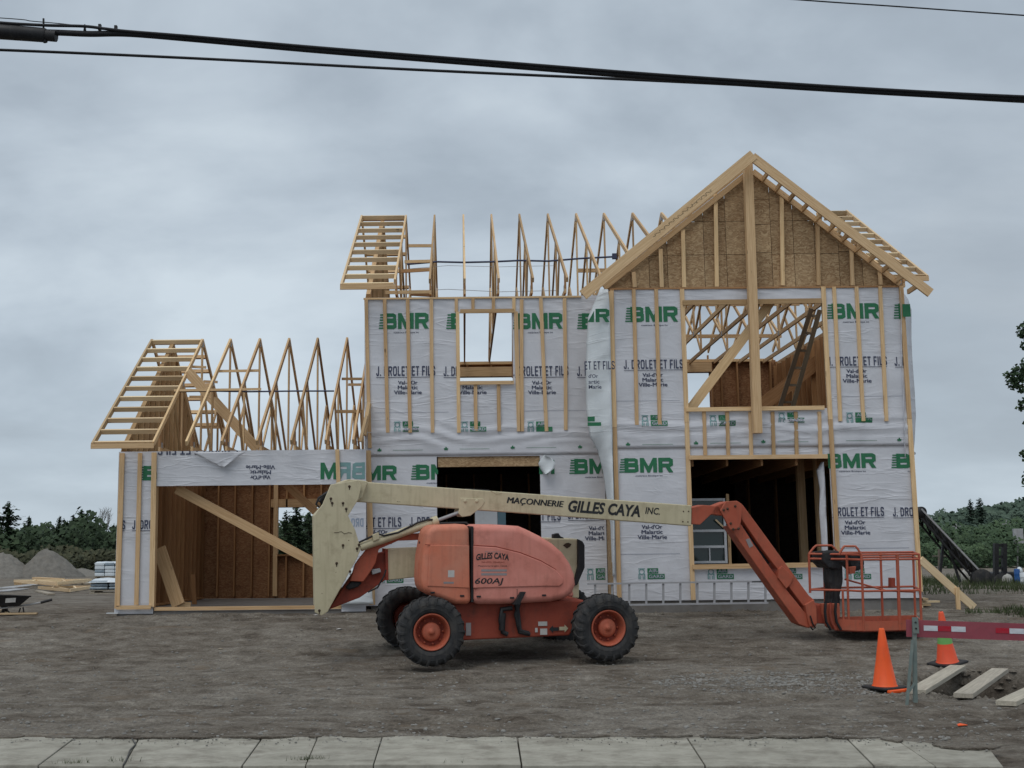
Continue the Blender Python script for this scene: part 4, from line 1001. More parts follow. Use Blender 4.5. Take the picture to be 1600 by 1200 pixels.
flap('loose_wrap', [(850,852,711),(846,862,716),(841,868,724),(844,866,732),(848,858,738),(850,853,741)], 22.32, 22.2, M_['wrap_back'], WL, 6, 2)
flap('loose_wrap', [(1283,1287,722),(1276,1288,735),(1281,1290,765),(1280,1291,800),(1283,1293,840),(1284,1294,880)], 21.72, 21.66, M_['house_wrap'], WR, 5, 3)
flap('loose_wrap', [(300,385,706),(308,376,711),(322,366,718),(338,357,725),(346,350,730)], 21.93, 21.88, M_['house_wrap'], WG, 12, 1)
flap('loose_wrap', [(545,580,888),(538,581,915),(532,582,935),(528,584,944)], 21.93, 21.85, M_['wrap_back'], WG, 6, 0)
# ================================================================== BOOM LIFT
YAW, TILT = 12.0, 2.6
P0 = at(672, 1041.5, 17.0)
LM = Matrix.Translation(P0) @ Matrix.Rotation(R(YAW), 4, 'Z') @ Matrix.Rotation(R(TILT), 4, 'X')
LMi = LM.inverted()
lift = empty('boom_lift', LM, 'orange and cream articulated boom lift with faded pink hood, parked in front of the house', 'boom lift')
def L(px, py, w):
    """pixel ray met with the machine's own side plane, w metres behind its near wheels: (along, up)"""
    o = LMi @ Vector((CAMX,0,CAMZ)); d = LMi.to_3x3() @ ray(px, py); t = (w - o.y)/d.y; p = o + d*t; return (p.x, p.z)
LV = lambda px, py, w: Vector((L(px,py,w)[0], w, L(px,py,w)[1]))
axL = lambda a, b, d: (a, d, b)
def plate(name, pts, w0, w1, material, parent=None, bevel=.012, seg=2, **k):
    P = [L(x, y, w0) for x, y in pts]
    return MB().prism(P, axL, w0, w1).build(name, material, parent or lift, LM, bevel=bevel, seg=seg, **k)
def ltube(name, pts, r, material, parent=None, n=8, **k):
    return MB().tube(pts, r, n).build(name, material, parent or lift, LM, **k)
O_, OD, CR, BK = M_['orange'], M_['orange_dark'], M_['cream'], M_['black_plastic']
BR, ZR = .478, .478
def wheel(u, w, steer, out):
    """out = -1 outer face towards the street"""
    Mw = LM @ Matrix.Translation((u, w, ZR)) @ Matrix.Rotation(R(steer), 4, 'Z')
    s = out
    rim = MB().lathe([(.19, s*.03), (.205, s*.08), (.215, s*.115), (.228, s*.16), (.243, s*.175), (.252, s*.165), (.252, s*.12), (.24, 0)], 40)
    for k in range(9):
        a = k*2*math.pi/9; c = Vector((.168*math.cos(a), s*.032, .168*math.sin(a)))
        rim.lathe([(0, s*.025), (.014, s*.025), (.014, 0)], 6, Matrix.Translation(c))
    ro = rim.build('wheel', O_, lift, Mw)
    MB().lathe([(0, s*.03), (.10, s*.03), (.15, s*.018), (.192, s*.03)], 32).build('disc', M_['orange_dark'], ro, Mw)  # recess shade put into the colour: darker orange than the rim
    hub = MB().lathe([(0, s*.155), (.03, s*.155), (.034, s*.135), (.075, s*.13), (.115, s*.118), (.128, s*.10), (.128, s*.05)], 32)
    hub.build('hub', O_, ro, Mw)
    t = MB(); r0, r1, hw = .255, .452, .185
    prof = [(r0, s*.15), (r0+.02, s*.175), (r0+.07, s*.187), (r1-.06, s*.182), (r1-.025, s*.165), (r1, s*.12), (r1+.004, 0), (r1, -s*.12), (r1-.025, -s*.165), (r1-.06, -s*.182), (r0+.07, -s*.187), (r0, -s*.15)]
    t.lathe(prof, 56, closed=True)
    n = 22
    for k in range(n):
        for sd_, off in ((1, 0), (-1, .5)):
            a = (k+off)*2*math.pi/n
            # chevron lug from the centre line out over the shoulder
            def q(ang, y, r): return (r*math.cos(ang), y, r*math.sin(ang))
            da, wd = .16, .085
            st = [(0.0, a, r1+.002, r1+.019), (.06*sd_, a+da*.35, r1+.002, r1+.020), (.13*sd_, a+da*.8, r1-.006, r1+.014), (.176*sd_, a+da, r1-.035, r1-.004), (.192*sd_, a+da*1.05, r1-.085, r1-.045)]
            vs = []
            for y, an, ra, rb_ in st:
                vs += [q(an-wd/2, y, ra-.01), q(an+wd/2, y, ra-.01), q(an+wd/2*.8, y, rb_), q(an-wd/2*.8, y, rb_)]
            fs = [(0,1,2,3), (19,18,17,16)]
            for i in range(4):
                for j in range(4): fs.append((i*4+j, i*4+(j+1) % 4, (i+1)*4+(j+1) % 4, (i+1)*4+j))
            t.add(vs, fs)
    for rr in (r0+.055, r0+.115):
        t.lathe([(rr, s*.186), (rr+.006, s*.191), (rr+.012, s*.186)], 56)
    t.build('tyre', M_['rubber'], ro, Mw, bevel=0)
    return ro
u2 = L(945, 979, 0)[0]
wheel(0, 0, -2, -1); wheel(u2, 0, 1, -1); wheel(0.02, 2.08, 3, 1); wheel(u2, 2.08, 0, 1)
# chassis
ch = plate('chassis', [(700,950),(712,940),(915,938),(905,962),(896,982),(890,993),(735,1000),(703,1002)], .30, 1.80, OD, bevel=.02)
for u_ in (0, u2):
    MB().box((u_-.09, .12, .40), (u_+.09, 1.96, .58)).build('axle', OD, lift, LM, bevel=.02)
MB().box((-.12, 1.0, .45), (.5, 1.1, .75)).build('axle_mount', OD, lift, LM, bevel=.01)
cy = MB().tube([(-.10, .35, .52), (-.10, 1.75, .52)], .035, 10); cy.build('steering_cylinder', M_['steel'], lift, LM)
tt = MB().lathe([(0, 0), (.52, 0), (.52, .14), (0, .14)], 36, Matrix.Translation((1.25, 1.04, .92)) @ Matrix.Rotation(R(90), 4, 'X'))
tt.build('turntable', BK, lift, LM)
wd = .292
def decal(px0, py0, px1, py1, m_, w=wd-.004, name='decal'):
    a = L(px0, py1, w); b = L(px1, py0, w)
    return MB().add([(a[0], w, a[1]), (b[0], w, a[1]), (b[0], w, b[1]), (a[0], w, b[1])], [(0,1,2,3)]).build(name, m_, ch, LM, fix=False)
decal(841, 971, 855, 978, M_['decal_white']); decal(844, 982, 855, 992, M_['decal_white']); decal(728, 973, 736, 993, M_['decal_grey'])
decal(836, 981, 840, 988, M_['decal_white'])
def arrow(px0, px1, py, m_, d):
    a = L(px0, py, wd-.004); b = L(px1, py, wd-.004); w_ = b[0]-a[0]; z = (a[1]+b[1])/2; h = .055
    pts = [(0,0),(.42,1),(.42,.45),(1,.45),(1,-.45),(.42,-.45),(.42,-1)]
    if d > 0: pts = [(1-x, y) for x, y in pts]
    P = [(a[0]+x*w_, wd-.005, z+y*h) for x, y in pts]
    MB().add(P, [tuple(range(7))]).build('decal', m_, ch, LM, fix=False)
arrow(858, 873, 983, M_['ink_black'], -1); arrow(874, 888, 982, M_['cream'], 1)
# hose loops / steps on the chassis side
for pts, r in (([(806,925),(808,950),(812,985),(826,990)], .035), ([(820,925),(812,940),(806,960),(812,988),(828,991)], .03), ([(800,950),(784,952),(782,970),(786,988),(793,991)], .035), ([(786,958),(784,985)], .045)):
    ltube('hose', [LV(x, y, .24) for x, y in pts], r, BK)
plate('bracket', [(814,925),(822,925),(812,945),(803,945)], .05, .28, BK, bevel=.004)
# hoods
def hood(name, pts, w0, w1, m_, bev=.11, **k):
    P = [L(x, y, w0) for x, y in pts]
    return MB().prism(P, axL, w0, w1, smooth=False).build(name, m_, lift, LM, bevel=bev, seg=6, **k)
tail = [(667,836),(671,825),(682,821),(734,819),(737,945),(712,945),(678,933),(661,924),(659,905),(661,870)]
nose = [(739,820),(780,820),(812,822),(828,829),(846,838),(864,849),(880,863),(892,880),(899,897),(901,914),(896,927),(884,936),(862,941),(780,945),(739,945)]
W0, W1 = .12, .84
ht = hood('tail_cover', tail, W0, W1, M_['hood_orange'], .085)
hn = hood('engine_hood', nose, W0, W1, M_['hood_pink'], .10)
for o in (ht, hn):
    for p in o.data.polygons: p.use_smooth = True
    o.data.update()
    wn = o.modifiers.new('weighted_normal', 'WEIGHTED_NORMAL'); wn.keep_sharp = False
MB().prism([L(x, y, W0+.03) for x, y in ((736.3,822.5),(739.7,822.5),(739.7,941),(736.3,941))], axL, W0+.035, W1-.03).build('seam', BK, lift, LM)
# raised side panel of the hood and panel of the tail cover
pan = [(740,853),(775,855),(812,864),(845,877),(868,890),(879,903),(880,911),(874,916),(850,916),(740,919)]
MB().prism([L(x, y, W0) for x, y in pan], axL, W0-.016, W0+.05).build('hood_panel', M_['hood_pink'], hn, LM, bevel=.013, seg=3)
MB().prism([L(x, y, W0) for x, y in [(672,851),(733,852.5),(733,919),(668,916)]], axL, W0-.012, W0+.05).build('cover_panel', M_['hood_orange'], ht, LM, bevel=.011, seg=3)
ltube('crease_shade', [LV(x, y, W0-.004) for x, y in [(740,852),(775,854),(812,863),(845,876),(869,890)]], .006, M_['orange_dark'], hn, 6)  # dark tubes draw the groove shadow along both raised panels
ltube('crease_shade', [LV(x, y, W0-.0) for x, y in [(664,851),(690,852),(733,853)]], .006, M_['orange_dark'], ht, 6)
# far side: cream tank box and black radiator guard
plate('tank_cover', [(858,841),(903,842),(906,852),(905,935),(868,935)], 1.45, 2.0, CR, bevel=.02)
plate('guard', [(903,842),(911,846),(914,852),(914,887),(902,915),(896,915),(903,885)], 1.40, 2.02, BK, bevel=.015)
plate('tank_cap', [(865,835),(873,833),(876,838),(881,840),(881,843),(865,843)], 1.5, 1.62, BK, bevel=.008)
plate('decal', [(880,852),(884,849),(888,848),(893,850),(891,854),(886,857)], 1.438, 1.448, M_['rust'], bevel=0)
MB().prism([L(x, y, 1.3) for x, y in [(678,826),(820,824),(880,870),(900,935),(700,945),(665,920)]], axL, 1.30, 1.96).build('far_cover', M_['hood_pink'], lift, LM, bevel=.08, seg=4)
for px, py in ((748,932),(800,934),(850,930),(676,926),(722,931)):
    u_, z_ = L(px, py, W0); MB().box((u_-.03, W0-.012, z_-.012), (u_+.03, W0+.02, z_+.012)).build('latch', BK, hn if px > 740 else ht, LM, bevel=.004)
ltube('panel_gap', [LV(x, y, W0-.001) for x, y in [(808,920),(808,941)]], .004, BK, hn, 5)
# writing on the hood
def ltext(s, px0, px1, py0, py1, w, m_, parent, bold=.02, shear=0, dpy=0, arch=0):
    a = L(px0, py1, w); b = L(px1, py1 + dpy, w); h = L(px0, py0, w)[1] - a[1]
    sh = txt(s, 0, 1, 0, 1, 0 if 'M' in s else bold, shear); dup = [txt(s, .008, 1.008, -.03, .99, 0, shear), txt(s, -.004, .996, .01, 1.03, 0, shear)] if s == 'MAÇONNERIE' else []
    def surf(u, v): return Vector((a[0] + (b[0]-a[0])*u, w, a[1] + (b[1]-a[1])*u + h*v + arch*math.sin(u*math.pi)))
    o = lay('lettering', [sh]+dup, surf, m_, parent, None, .08); WM[o.name] = LM; o.matrix_basis = Matrix.Identity(4); return o
WN = W0 - .0185
ltext('GILLES CAYA', 744, 795, 866, 876, WN, M_['ink_black'], hn, .035, .15, 0, .025)
ltext('Maçonnerie', 758, 782, 861, 863.5, WN, M_['decal_grey'], hn, .01)
ltext('Val-d\'Or (Québec)', 752, 788, 877, 880, WN, M_['orange_dark'], hn, .01)
ltext('Maçonnerie gén. résid.', 747, 793, 883, 886, WN, M_['ink_black'], hn, .015)
for py in (889.5, 895.5):
    MB().add([(L(752, py+3.6, WN)[0], WN, L(752, py+3.6, WN)[1]), (L(792, py+3.6, WN)[0], WN, L(792, py+3.6, WN)[1]), (L(792, py, WN)[0], WN, L(792, py, WN)[1]), (L(752, py, WN)[0], WN, L(752, py, WN)[1])], [(0,1,2,3)]).build('decal', M_['decal_grey'], hn, LM, fix=False)
ltext('600AJ', 742, 787, 903, 915, WN, M_['ink_black'], hn, .018, .2)
for (a_, b_, c_, d_) in ((700,891,710,902),(693,909,709,912)):
    MB().add([(L(a_, d_, W0-.014)[0], W0-.014, L(a_, d_, W0-.014)[1]), (L(c_, d_, W0-.014)[0], W0-.014, L(c_, d_, W0-.014)[1]), (L(c_, b_, W0-.014)[0], W0-.014, L(c_, b_, W0-.014)[1]), (L(a_, b_, W0-.014)[0], W0-.014, L(a_, b_, W0-.014)[1])], [(0,1,2,3)]).build('decal', M_['decal_white'] if d_ < 905 else M_['decal_grey'], ht, LM, fix=False)
# tower: cream boom box behind the tail cover, big cream upright, orange link
plate('tower_boom', [(602,858),(668,855),(668,900),(603,907)], .92, 1.22, CR, bevel=.012)
plate('tower_boom_plate', [(602,858),(606,858),(607,906),(603,907)], .90, 1.24, OD, bevel=.004)
plate('lower_link', [(513,953),(560,885),(585,866),(603,862),(604,905),(562,934)], .98, 1.18, OD, bevel=.012)
lk = [(672,832),(608,836),(590,841),(577,853),(562,872),(555,882),(547,908),(568,909),(578,895),(587,880),(592,858),(622,845),(672,843)]
plate('upper_link', lk, .86, .94, O_, bevel=.012); plate('upper_link', lk, 1.22, 1.30, O_, bevel=.012)
plate('link_block', [(550,908),(566,910),(560,917),(545,922),(540,918)], .90, 1.26, BK, bevel=.02)
up = [(517,757),(560,750),(565,760),(560,780),(544,806),(555,828),(564,858),(558,872),(512,956),(503,962),(492,957),(490.5,806),(504,788)]
for w0, w1 in ((.74, .78), (1.36, 1.40)): plate('upright', up, w0, w1, CR, bevel=.008)
plate('upright', [(493,806),(517,780),(530,790),(545,830),(540,860),(505,950),(495,950)], .79, 1.35, CR, bevel=.01)
rp = empty  # pins on the upright
for (x, y) in ((517,779),(519,786),(536,852),(558,857),(561,851),(526,880),(547,893),(499,954),(541,795),(536,786),(546,760)):
    u_, z_ = L(x, y, .735); MB().lathe([(0,-.014),(.012,-.014),(.019,-.004),(.019,.006)], 12, Matrix.Translation((u_, .738, z_))).build('pin', M_['rust'], lift, LM)
    MB().add([(u_-.006,.7375,z_-.05),(u_+.006,.7375,z_-.05),(u_+.009,.7375,z_+.01),(u_-.009,.7375,z_+.01)], [(0,1,2,3)]).build('rust_streak', M_['rust'], lift, LM, fix=False)
ltube('hose', [LV(x, y, .9) for x, y in [(517,770),(508,772),(498,778),(494,788),(500,793),(512,786),(517,780)]], .016, BK)
ltube('hose', [LV(x, y, 1.0) for x, y in [(518,768),(507,774),(501,784),(506,790),(515,784)]], .035, BK)
ltube('crack', [LV(x, y, .736) for x, y in [(522,832),(528,832),(533,830),(538,834),(545,832),(550,833)]], .003, M_['rust'])
# lift cylinder
c0, c1, c2 = LV(563, 855, .82), LV(681, 814, .82), LV(722, 799, .95)
ltube('lift_cylinder', [c0, c0.lerp(c1, .5), c1], .062, CR, n=16); ltube('cylinder_collar', [c1 - (c1-c0).normalized()*.06, c1 + (c1-c0).normalized()*.03], .072, CR, n=16)
ltube('cylinder_rod', [c1, c2], .026, M_['steel'], n=12)
ltube('hose', [LV(x, y, .76) for x, y in [(560,848),(577,840),(590,834),(600,837),(622,832),(640,823),(652,817),(668,812),(676,812)]], .014, BK)
ltube('hose', [LV(x, y, .80) for x, y in [(664,830),(668,822),(690,818),(728,817),(737,824),(739,840)]], .02, BK)
plate('valve_block', [(582,836),(592,832),(593,842),(583,846)], .74, .84, CR, bevel=.006)
ltube('hose', [LV(x, y, .8) for x, y in [(575,925),(590,918),(600,900),(603,890)]], .012, BK)
plate('coupling', [(580,890),(594,888),(596,894),(582,898)], .9, 1.0, M_['steel'], bevel=.01)
ltube('lamp_housing', [LV(655,852,.6), LV(668,852,.6)], .06, BK)
# main boom (base, then telescoping section)
BW0, BW1 = .90, 1.20
bm_ = plate('main_boom', [(557,752),(1081,789.5),(1080.5,822),(800,801),(556,784)], BW0, BW1, CR, bevel=.014)
plate('boom_pivot', [(530,754),(545,749),(562,750),(575,752),(566,778),(556,786),(545,804),(530,800)], .80, 1.34, CR, bevel=.012)
plate('boom_lug', [(719,778),(755,779),(758,784),(752,793),(735,806),(722,808),(716,802),(718,794)], .89, 1.21, CR, bevel=.008)
for x in (727, 745):
    u_, z_ = L(x, 783, .885); MB().lathe([(0,-.006),(.022,-.006),(.028,.002)], 14, Matrix.Translation((u_, .887, z_))).build('pin', CR, lift, LM)
u_, z_ = L(547, 768, .79); MB().lathe([(0,-.01),(.03,-.01),(.045,.004)], 16, Matrix.Translation((u_, .795, z_))).build('pin', CR, lift, LM)
for x, y in ((1068,799),(1076,799),(1067,815),(1075,815.5)):
    u_, z_ = L(x, y, BW0-.003); MB().lathe([(0,-.006),(.010,-.006),(.012,.002)], 8, Matrix.Translation((u_, BW0, z_))).build('bolt', M_['rust'], bm_, LM)
plate('hose_tray', [(728,763),(764,765),(768,768),(730,766)], 1.0, 1.1, BK, bevel=.003)
ltube('scratch', [LV(767,767,BW0-.002), LV(776,772,BW0-.002), LV(784,770.5,BW0-.002)], .004, CR, bm_, 5)
slopeb = (807.5-777)/(1032-792)
ltext('MAÇONNERIE', 792, 881, 773+3.5, 788, BW0-.0025, M_['ink_black'], bm_, .008, .25, 89*.0745)
ltext('GILLES CAYA', 888, 1000, 781, 800, BW0-.0025, M_['ink_black'], bm_, .038, .28, 112*.0745)
ltext('INC.', 1008, 1031, 792, 803, BW0-.0025, M_['ink_black'], bm_, .02, .25, 23*.0745)
# orange knuckle, jib
plate('boom_head', [(1081,793),(1099,789),(1124,791),(1128,802),(1111,804),(1094,820),(1080.5,819)], .93, 1.17, O_, bevel=.01)
kn = plate('knuckle', [(1134,783.5),(1152,782.5),(1160,788),(1158,815),(1155,826),(1141,828),(1126,798)], .84, .88, O_, bevel=.008)
plate('knuckle', [(1134,783.5),(1152,782.5),(1160,788),(1158,815),(1155,826),(1141,828),(1126,798)], 1.22, 1.26, O_, bevel=.008)
plate('boom_head', [(1118,790),(1134,784),(1150,783),(1152,800),(1128,806),(1112,803)], .93, 1.17, O_, bevel=.01)
ja = [(1157,787),(1161,789),(1194,834),(1231,885),(1264,930),(1273,938),(1274,958),(1268,962),(1250,940),(1220,900),(1219,895),(1191,858),(1160,813),(1153,800)]
plate('jib_arm', ja, .92, 1.18, O_, bevel=.012)
jb = [(1139,823),(1158,819),(1178,850),(1205,889),(1232,925),(1262,962),(1277,974),(1274,981),(1262,981),(1248,975),(1228,948),(1185,888),(1150,838)]
plate('jib_arm', jb, .92, 1.18, O_, bevel=.012)
plate('jib_link', [(1217,889),(1222,884),(1240,902),(1236,912),(1229,920),(1216,903)], .88, 1.22, O_, bevel=.008)
for x, y in ((1131,797),(1149,791),(1142,818),(1146,827),(1154,826),(1137,795)):
    u_, z_ = L(x, y, .835); MB().lathe([(0,-.012),(.016,-.012),(.022,.004)], 12, Matrix.Translation((u_, .838, z_))).build('pin', M_['rust'], lift, LM)
plate('decal', [(1165,843),(1171,841),(1177,853),(1171,856)], .915, .919, M_['decal_grey'], bevel=0)
ltube('jib_cylinder', [LV(1160,822,1.05), LV(1200,880,1.05)], .035, BK, n=10); ltube('jib_cylinder', [LV(1238,925,1.05), LV(1266,962,1.05)], .03, BK, n=10)
plate('jib_foot', [(1258,945),(1272,937),(1276,950),(1277,974),(1266,981),(1262,965)], .88, 1.22, O_, bevel=.01)
ltube('hose', [LV(x, y, .86) for x, y in [(1266,962),(1270,975),(1274,981),(1270,984),(1266,979)]], .012, BK)
# rotator and basket
plate('rotator', [(1268,945),(1290,944),(1292,975),(1270,974)], .90, 1.20, OD, bevel=.015)
plate('rotator_plate', [(1284,943),(1312,943),(1313,962),(1300,985),(1292,978),(1286,960)], .84, .90, O_, bevel=.01)
plate('rotator_plate', [(1284,943),(1312,943),(1313,962),(1300,985),(1292,978),(1286,960)], 1.24, 1.30, BK, bevel=.01)
for px in (1290, 1298, 1306):
    ltube('hose', [LV(x, y, .80) for x, y in [(px,942),(px-1,956),(px+1,972),(px+8,984)]], .022, BK if px != 1298 else M_['orange_dark'])
wN, wF = .62, 1.42
zt = L(1340, 867, wN)[1]; zm = L(1395, 923, wN)[1]; zf = L(1380, 985, wN)[1]; zk = L(1400, 970, wN)[1]
uN = lambda px: L(px, 930, wN)[0]
def ux(px, w): return L(px, 900, w)[0]
N0 = (ux(1324, wN+.22), wN+.22); N1 = (ux(1347, wN), wN); N3 = (ux(1403, wN), wN); N4 = (ux(1437, wN), wN)
F1 = (ux(1265, wN+.50), wN+.50); F2 = (ux(1288, wF), wF); F3 = (ux(1377, wF), wF); F4 = (ux(1428, wF), wF)
bk = MB()
floor = [F1, (ux(1300, wN+.22), wN+.22), N1, N4, F4, F2]
base = MB().prism([(u_, w_) for u_, w_ in [(ux(1305, wN+.25), wN+.25), N1, N4, F4, F2]], lambda a, b, d: (a, b, d), zf-.02, zf+.02)
bs = base.build('platform', OD, lift, LM, bevel=.008, label='orange tubular work basket floor')
def kick(p, q, z0, z1, name='toe_board'):
    beam_M = None
    a = LM @ Vector((p[0], p[1], (z0+z1)/2)); b = LM @ Vector((q[0], q[1], (z0+z1)/2))
    return beam(name, a, b, .02, z1-z0, (0,0,1), O_, bs)
kick(N1, (N4[0], N4[1]), zf, zk); kick((ux(1305, wN+.25), wN+.25), N1, zf, zk+.02); kick(F2, F4, zf, zk); kick(N4, F4, zf, zk)
def rail(pts, z, r=.017, name='rail'):
    MB().tube([LM @ Vector((u_, w_, z)) for u_, w_ in pts], r, 8).build(name, O_, bs)
loop = [F1, N0, N1, N4, F4, F2, F1]
for p, q in zip(loop[:-1], loop[1:]):
    for z in (zt, zt-.075, zm): rail([p, q], z)
for (p, zb) in ((F1, zm-.05), (F2, zf), (N0, zf+.05), (N1, zf), (F3, zf), (N3, zf), (N4, zf), (F4, zf)):
    MB().tube([LM @ Vector((p[0], p[1], zb)), LM @ Vector((p[0], p[1], zt))], .02 if p != N3 else .027, 8).build('post', O_, bs)
for p0_, p1_, c_ in ((F1, (ux(1312, wN+.45), wN+.45), .13), ((ux(1312, wN+.1), wN+.1), N1, .13)):
    P = [];
    for i in range(13):
        f = i/12; h = c_*min(1, math.sin(f*math.pi)*1.5); P.append(LM @ Vector((p0_[0]+(p1_[0]-p0_[0])*f, p0_[1]+(p1_[1]-p0_[1])*f, zt + h)))
    MB().tube(P, .018, 8).build('guard_hoop', O_, bs)
rail([(ux(1310, wN+.3), wN+.3), (ux(1310, wN+.3), wN+.3+.01)], zt, .01)
MB().tube([LM @ Vector((ux(1316, wN+.2), wN+.2, zf+.05)), LM @ Vector((ux(1316, wN+.2), wN+.2, zm))], .018, 8).build('post', O_, bs)
# control console wrapped in torn black plastic
def lump(name, pts, w0, w1, sub=2, seed=0):
    P = [L(x, y, w0) for x, y in pts]
    o = MB().prism(P, axL, w0, w1).build(name, BK, lift, LM, bevel=.02, seg=2)
    s = o.modifiers.new('sub', 'SUBSURF'); s.subdivision_type = 'SIMPLE'; s.levels = s.render_levels = 2
    tx = bpy.data.textures.new('crumple', 'CLOUDS'); tx.noise_scale = .09; d = o.modifiers.new('crumple', 'DISPLACE'); d.texture = tx; d.strength = .035; return o
lump('control_console', [(1287,863),(1312,861),(1321,866),(1320,880),(1312,890),(1296,888),(1286,878)], .95, 1.35)
lump('console_post', [(1296,882),(1316,880),(1318,905),(1313,930),(1314,948),(1297,948),(1299,925),(1295,905)], 1.02, 1.22)
lump('control_box', [(1328,867),(1343,867),(1350,874),(1351,888),(1338,893),(1329,884)], 1.0, 1.3)
plate('bracket', [(1327,886),(1338,885),(1336,896),(1328,897)], .9, .96, O_, bevel=.005)
plate('bracket', [(1393,903),(1399,903),(1399,918),(1393,918)], 1.3, 1.4, OD, bevel=.004)
ltube('rail', [LV(1320,905,1.35), LV(1345,912,1.35), LV(1385,923,1.35), LV(1430,925,1.35)], .015, O_)

# ================================================================== CONES, BARRIER, PLANKS
def cone(p, s, lean, m_, label, band, brk=False):
    M = Matrix.Translation(p) @ Euler((lean[0], lean[1], .5)).to_matrix().to_4x4()
    r = empty('traffic_cone', M, label, 'traffic cone', 'orange traffic cones beside the dug hole')
    h = .70*s; r0, r1 = .135*s, .03*s
    rad = lambda z: r0 + (r1-r0)*z/h
    MB().lathe([(rad(0)+.012, .035*s), (rad(.0), .05*s), (rad(h*.5), h*.5+.0), (rad(h*.97), h*.97), (r1*.8, h), (r1*.5, h)], 36, Matrix.Rotation(R(90), 4, 'X')).build('body', m_, r, M)
    if band: MB().lathe([(rad(h*.40)+.003, h*.40), (rad(h*.60)+.003, h*.60)], 36, Matrix.Rotation(R(90), 4, 'X')).build('band', M_['cone_green'], r, M)
    MB().box((-.19*s, -.19*s, 0), (.19*s, .19*s, .035*s)).build('base', BK, r, M, bevel=.015)
    if brk:
        for x, y, a in ((-.05,-.20,.2), (.16,-.17,-.4)):
            MB().box((x-.11, y-.03, -.02), (x+.11, y+.03, .012)).build('torn_skirt', m_, r, M, bevel=.008)
    return r
cp = gpt(1383, 1079); cp.z = ground(cp.x, cp.y) + .02
cone(cp, .94, (R(1), R(-1), 0), M_['cone_orange'], 'plain orange traffic cone with a torn skirt, standing left of the barrier post', False, True)
cp = gpt(1481, 1040); cp.z = ground(cp.x, cp.y) + .02
cone(cp, 1.0, (R(3), R(-9), 0), M_['cone_red'], 'leaning orange traffic cone with a green band, behind the striped barrier board', True)
# lathe about local Y turned upright by +90deg about X puts the axis along +Z
bp = gpt(1424, 1098); BY = bp.y
bar_ = empty('barrier', (bp.x, bp.y, ground(bp.x, bp.y)), 'dark red barrier board with red and white reflective strips on a thin steel post', 'barrier')
tp = at(1428.5, 966, BY); 
beam('post', (at(1428.5, 1090, BY).x-.0, BY, bp.z-.15), (tp.x, BY, tp.z), .036, .036, (0,-1,0), M_['green_steel'], bar_)
beam('stake', at(1416, 1112, BY-.08), at(1426, 1000, BY-.02), .028, .016, (0,-1,0), M_['green_steel'], bar_)
beam('stake', at(1417, 1085, BY-.06), at(1429, 1068, BY-.03), .022, .012, (0,-1,0), M_['green_steel'], bar_)
a, b = at(1416, 981.5, BY+.04), at(1680, 990.5, BY-.15)
bd = beam('board', a, b, .17, .022, (0,-1,0), M_['barrier_red'], bar_)
for x0, x1, m_ in ((1443,1465,'reflect_white'),(1465.5,1486,'reflect_red'),(1486.5,1509,'reflect_white'),(1556,1577,'reflect_red'),(1577.5,1600,'reflect_white'),(1600.5,1621,'reflect_red')):
    f0, f1 = (x0-1416)/264, (x1-1416)/264; p, q = a.lerp(b, f0), a.lerp(b, f1)
    o_ = Vector((0, -.0135, .008)); beam('reflector', p+o_, q+o_, .052, .003, (0,-1,0), M_[m_], bd)
rbox('bracket', (tp.x-.03, BY-.03, tp.z-.15), (tp.x+.03, BY-.018, tp.z+.01), M_['green_steel'], bar_)
for z in (-.04, -.10): MB().lathe([(0,-.006),(.010,-.006),(.010,0)], 10, Matrix.Translation((tp.x, BY-.03, tp.z+z))).build('bolt', M_['ink_black'], bar_)
for (p0, p1, lab, wpx) in (((1497,1042),(1432,1081),'grey weathered plank crossing the hole right behind the barrier post',.19), ((1563,1047),(1505,1087),'middle grey plank crossing the dug hole on its own',.19), ((1650,1062),(1572,1099),'short-looking plank over the hole, cut off by the right edge of the photo',.19)):
    a = on0(*p0, .055); b = on0(*p1, .045)
    o = beam('plank', a, b, wpx, .045, (0,0,1), M_['board_grey'], None); tag(o, lab, 'plank', 'planks over the dug hole')
def thing_beam(name, a, b, w_, d_, up, m_, label, cat, group=None, **k):
    return tag(beam(name, a, b, w_, d_, up, m_, None, **k), label, cat, group)
def ong(px, py, dz=0): p = gpt(px, py); p.z += dz; return p

# ================================================================== ALUMINIUM LADDER ON THE GROUND
LY = 21.05
la, lb = at(918, 912.5, LY), at(1200, 908, LY); lc, ld_ = at(918, 946, LY), at(1200, 942, LY)
al = empty('extension_ladder', lc, 'long aluminium ladder lying on its edge on the ground against the wrapped house wall', 'ladder')
beam('rail', la, lb, .028, .07, (0,1,0), M_['aluminium'], al); beam('rail', lc, ld_, .028, .07, (0,1,0), M_['aluminium'], al)
for i in range(11):
    f = (i+.45)/10.6; p = la.lerp(lb, f); q = lc.lerp(ld_, f); beam('rung', q, p, .034, .03, (0,-1,0), M_['aluminium'], al)
p = at(1184, 910, LY-.03); beam('rung_lock', p - Vector((.10,0,-.01)), p + Vector((.08,0,.01)), .02, .04, (0,1,0), BK, al)
# boards lying before the wall
for (p0, p1, h, wd_, m_, lab) in (((985,951),(1032,948),.03,.12,'board_grey','short grey board end lying under the ladder rail'),
        ((1027,951),(1222,945),.05,.22,'board_grey','long grey plank lying on the gravel in front of the aluminium ladder'),
        ((1190,943),(1262,941),.03,.2,'board_grey','grey plank end behind the orange jib foot')):
    thing_beam('board', ong(*p0, .03), ong(*p1, .03), wd_, h, (0,0,1), M_[m_], lab, 'board', 'grey boards lying along the house')
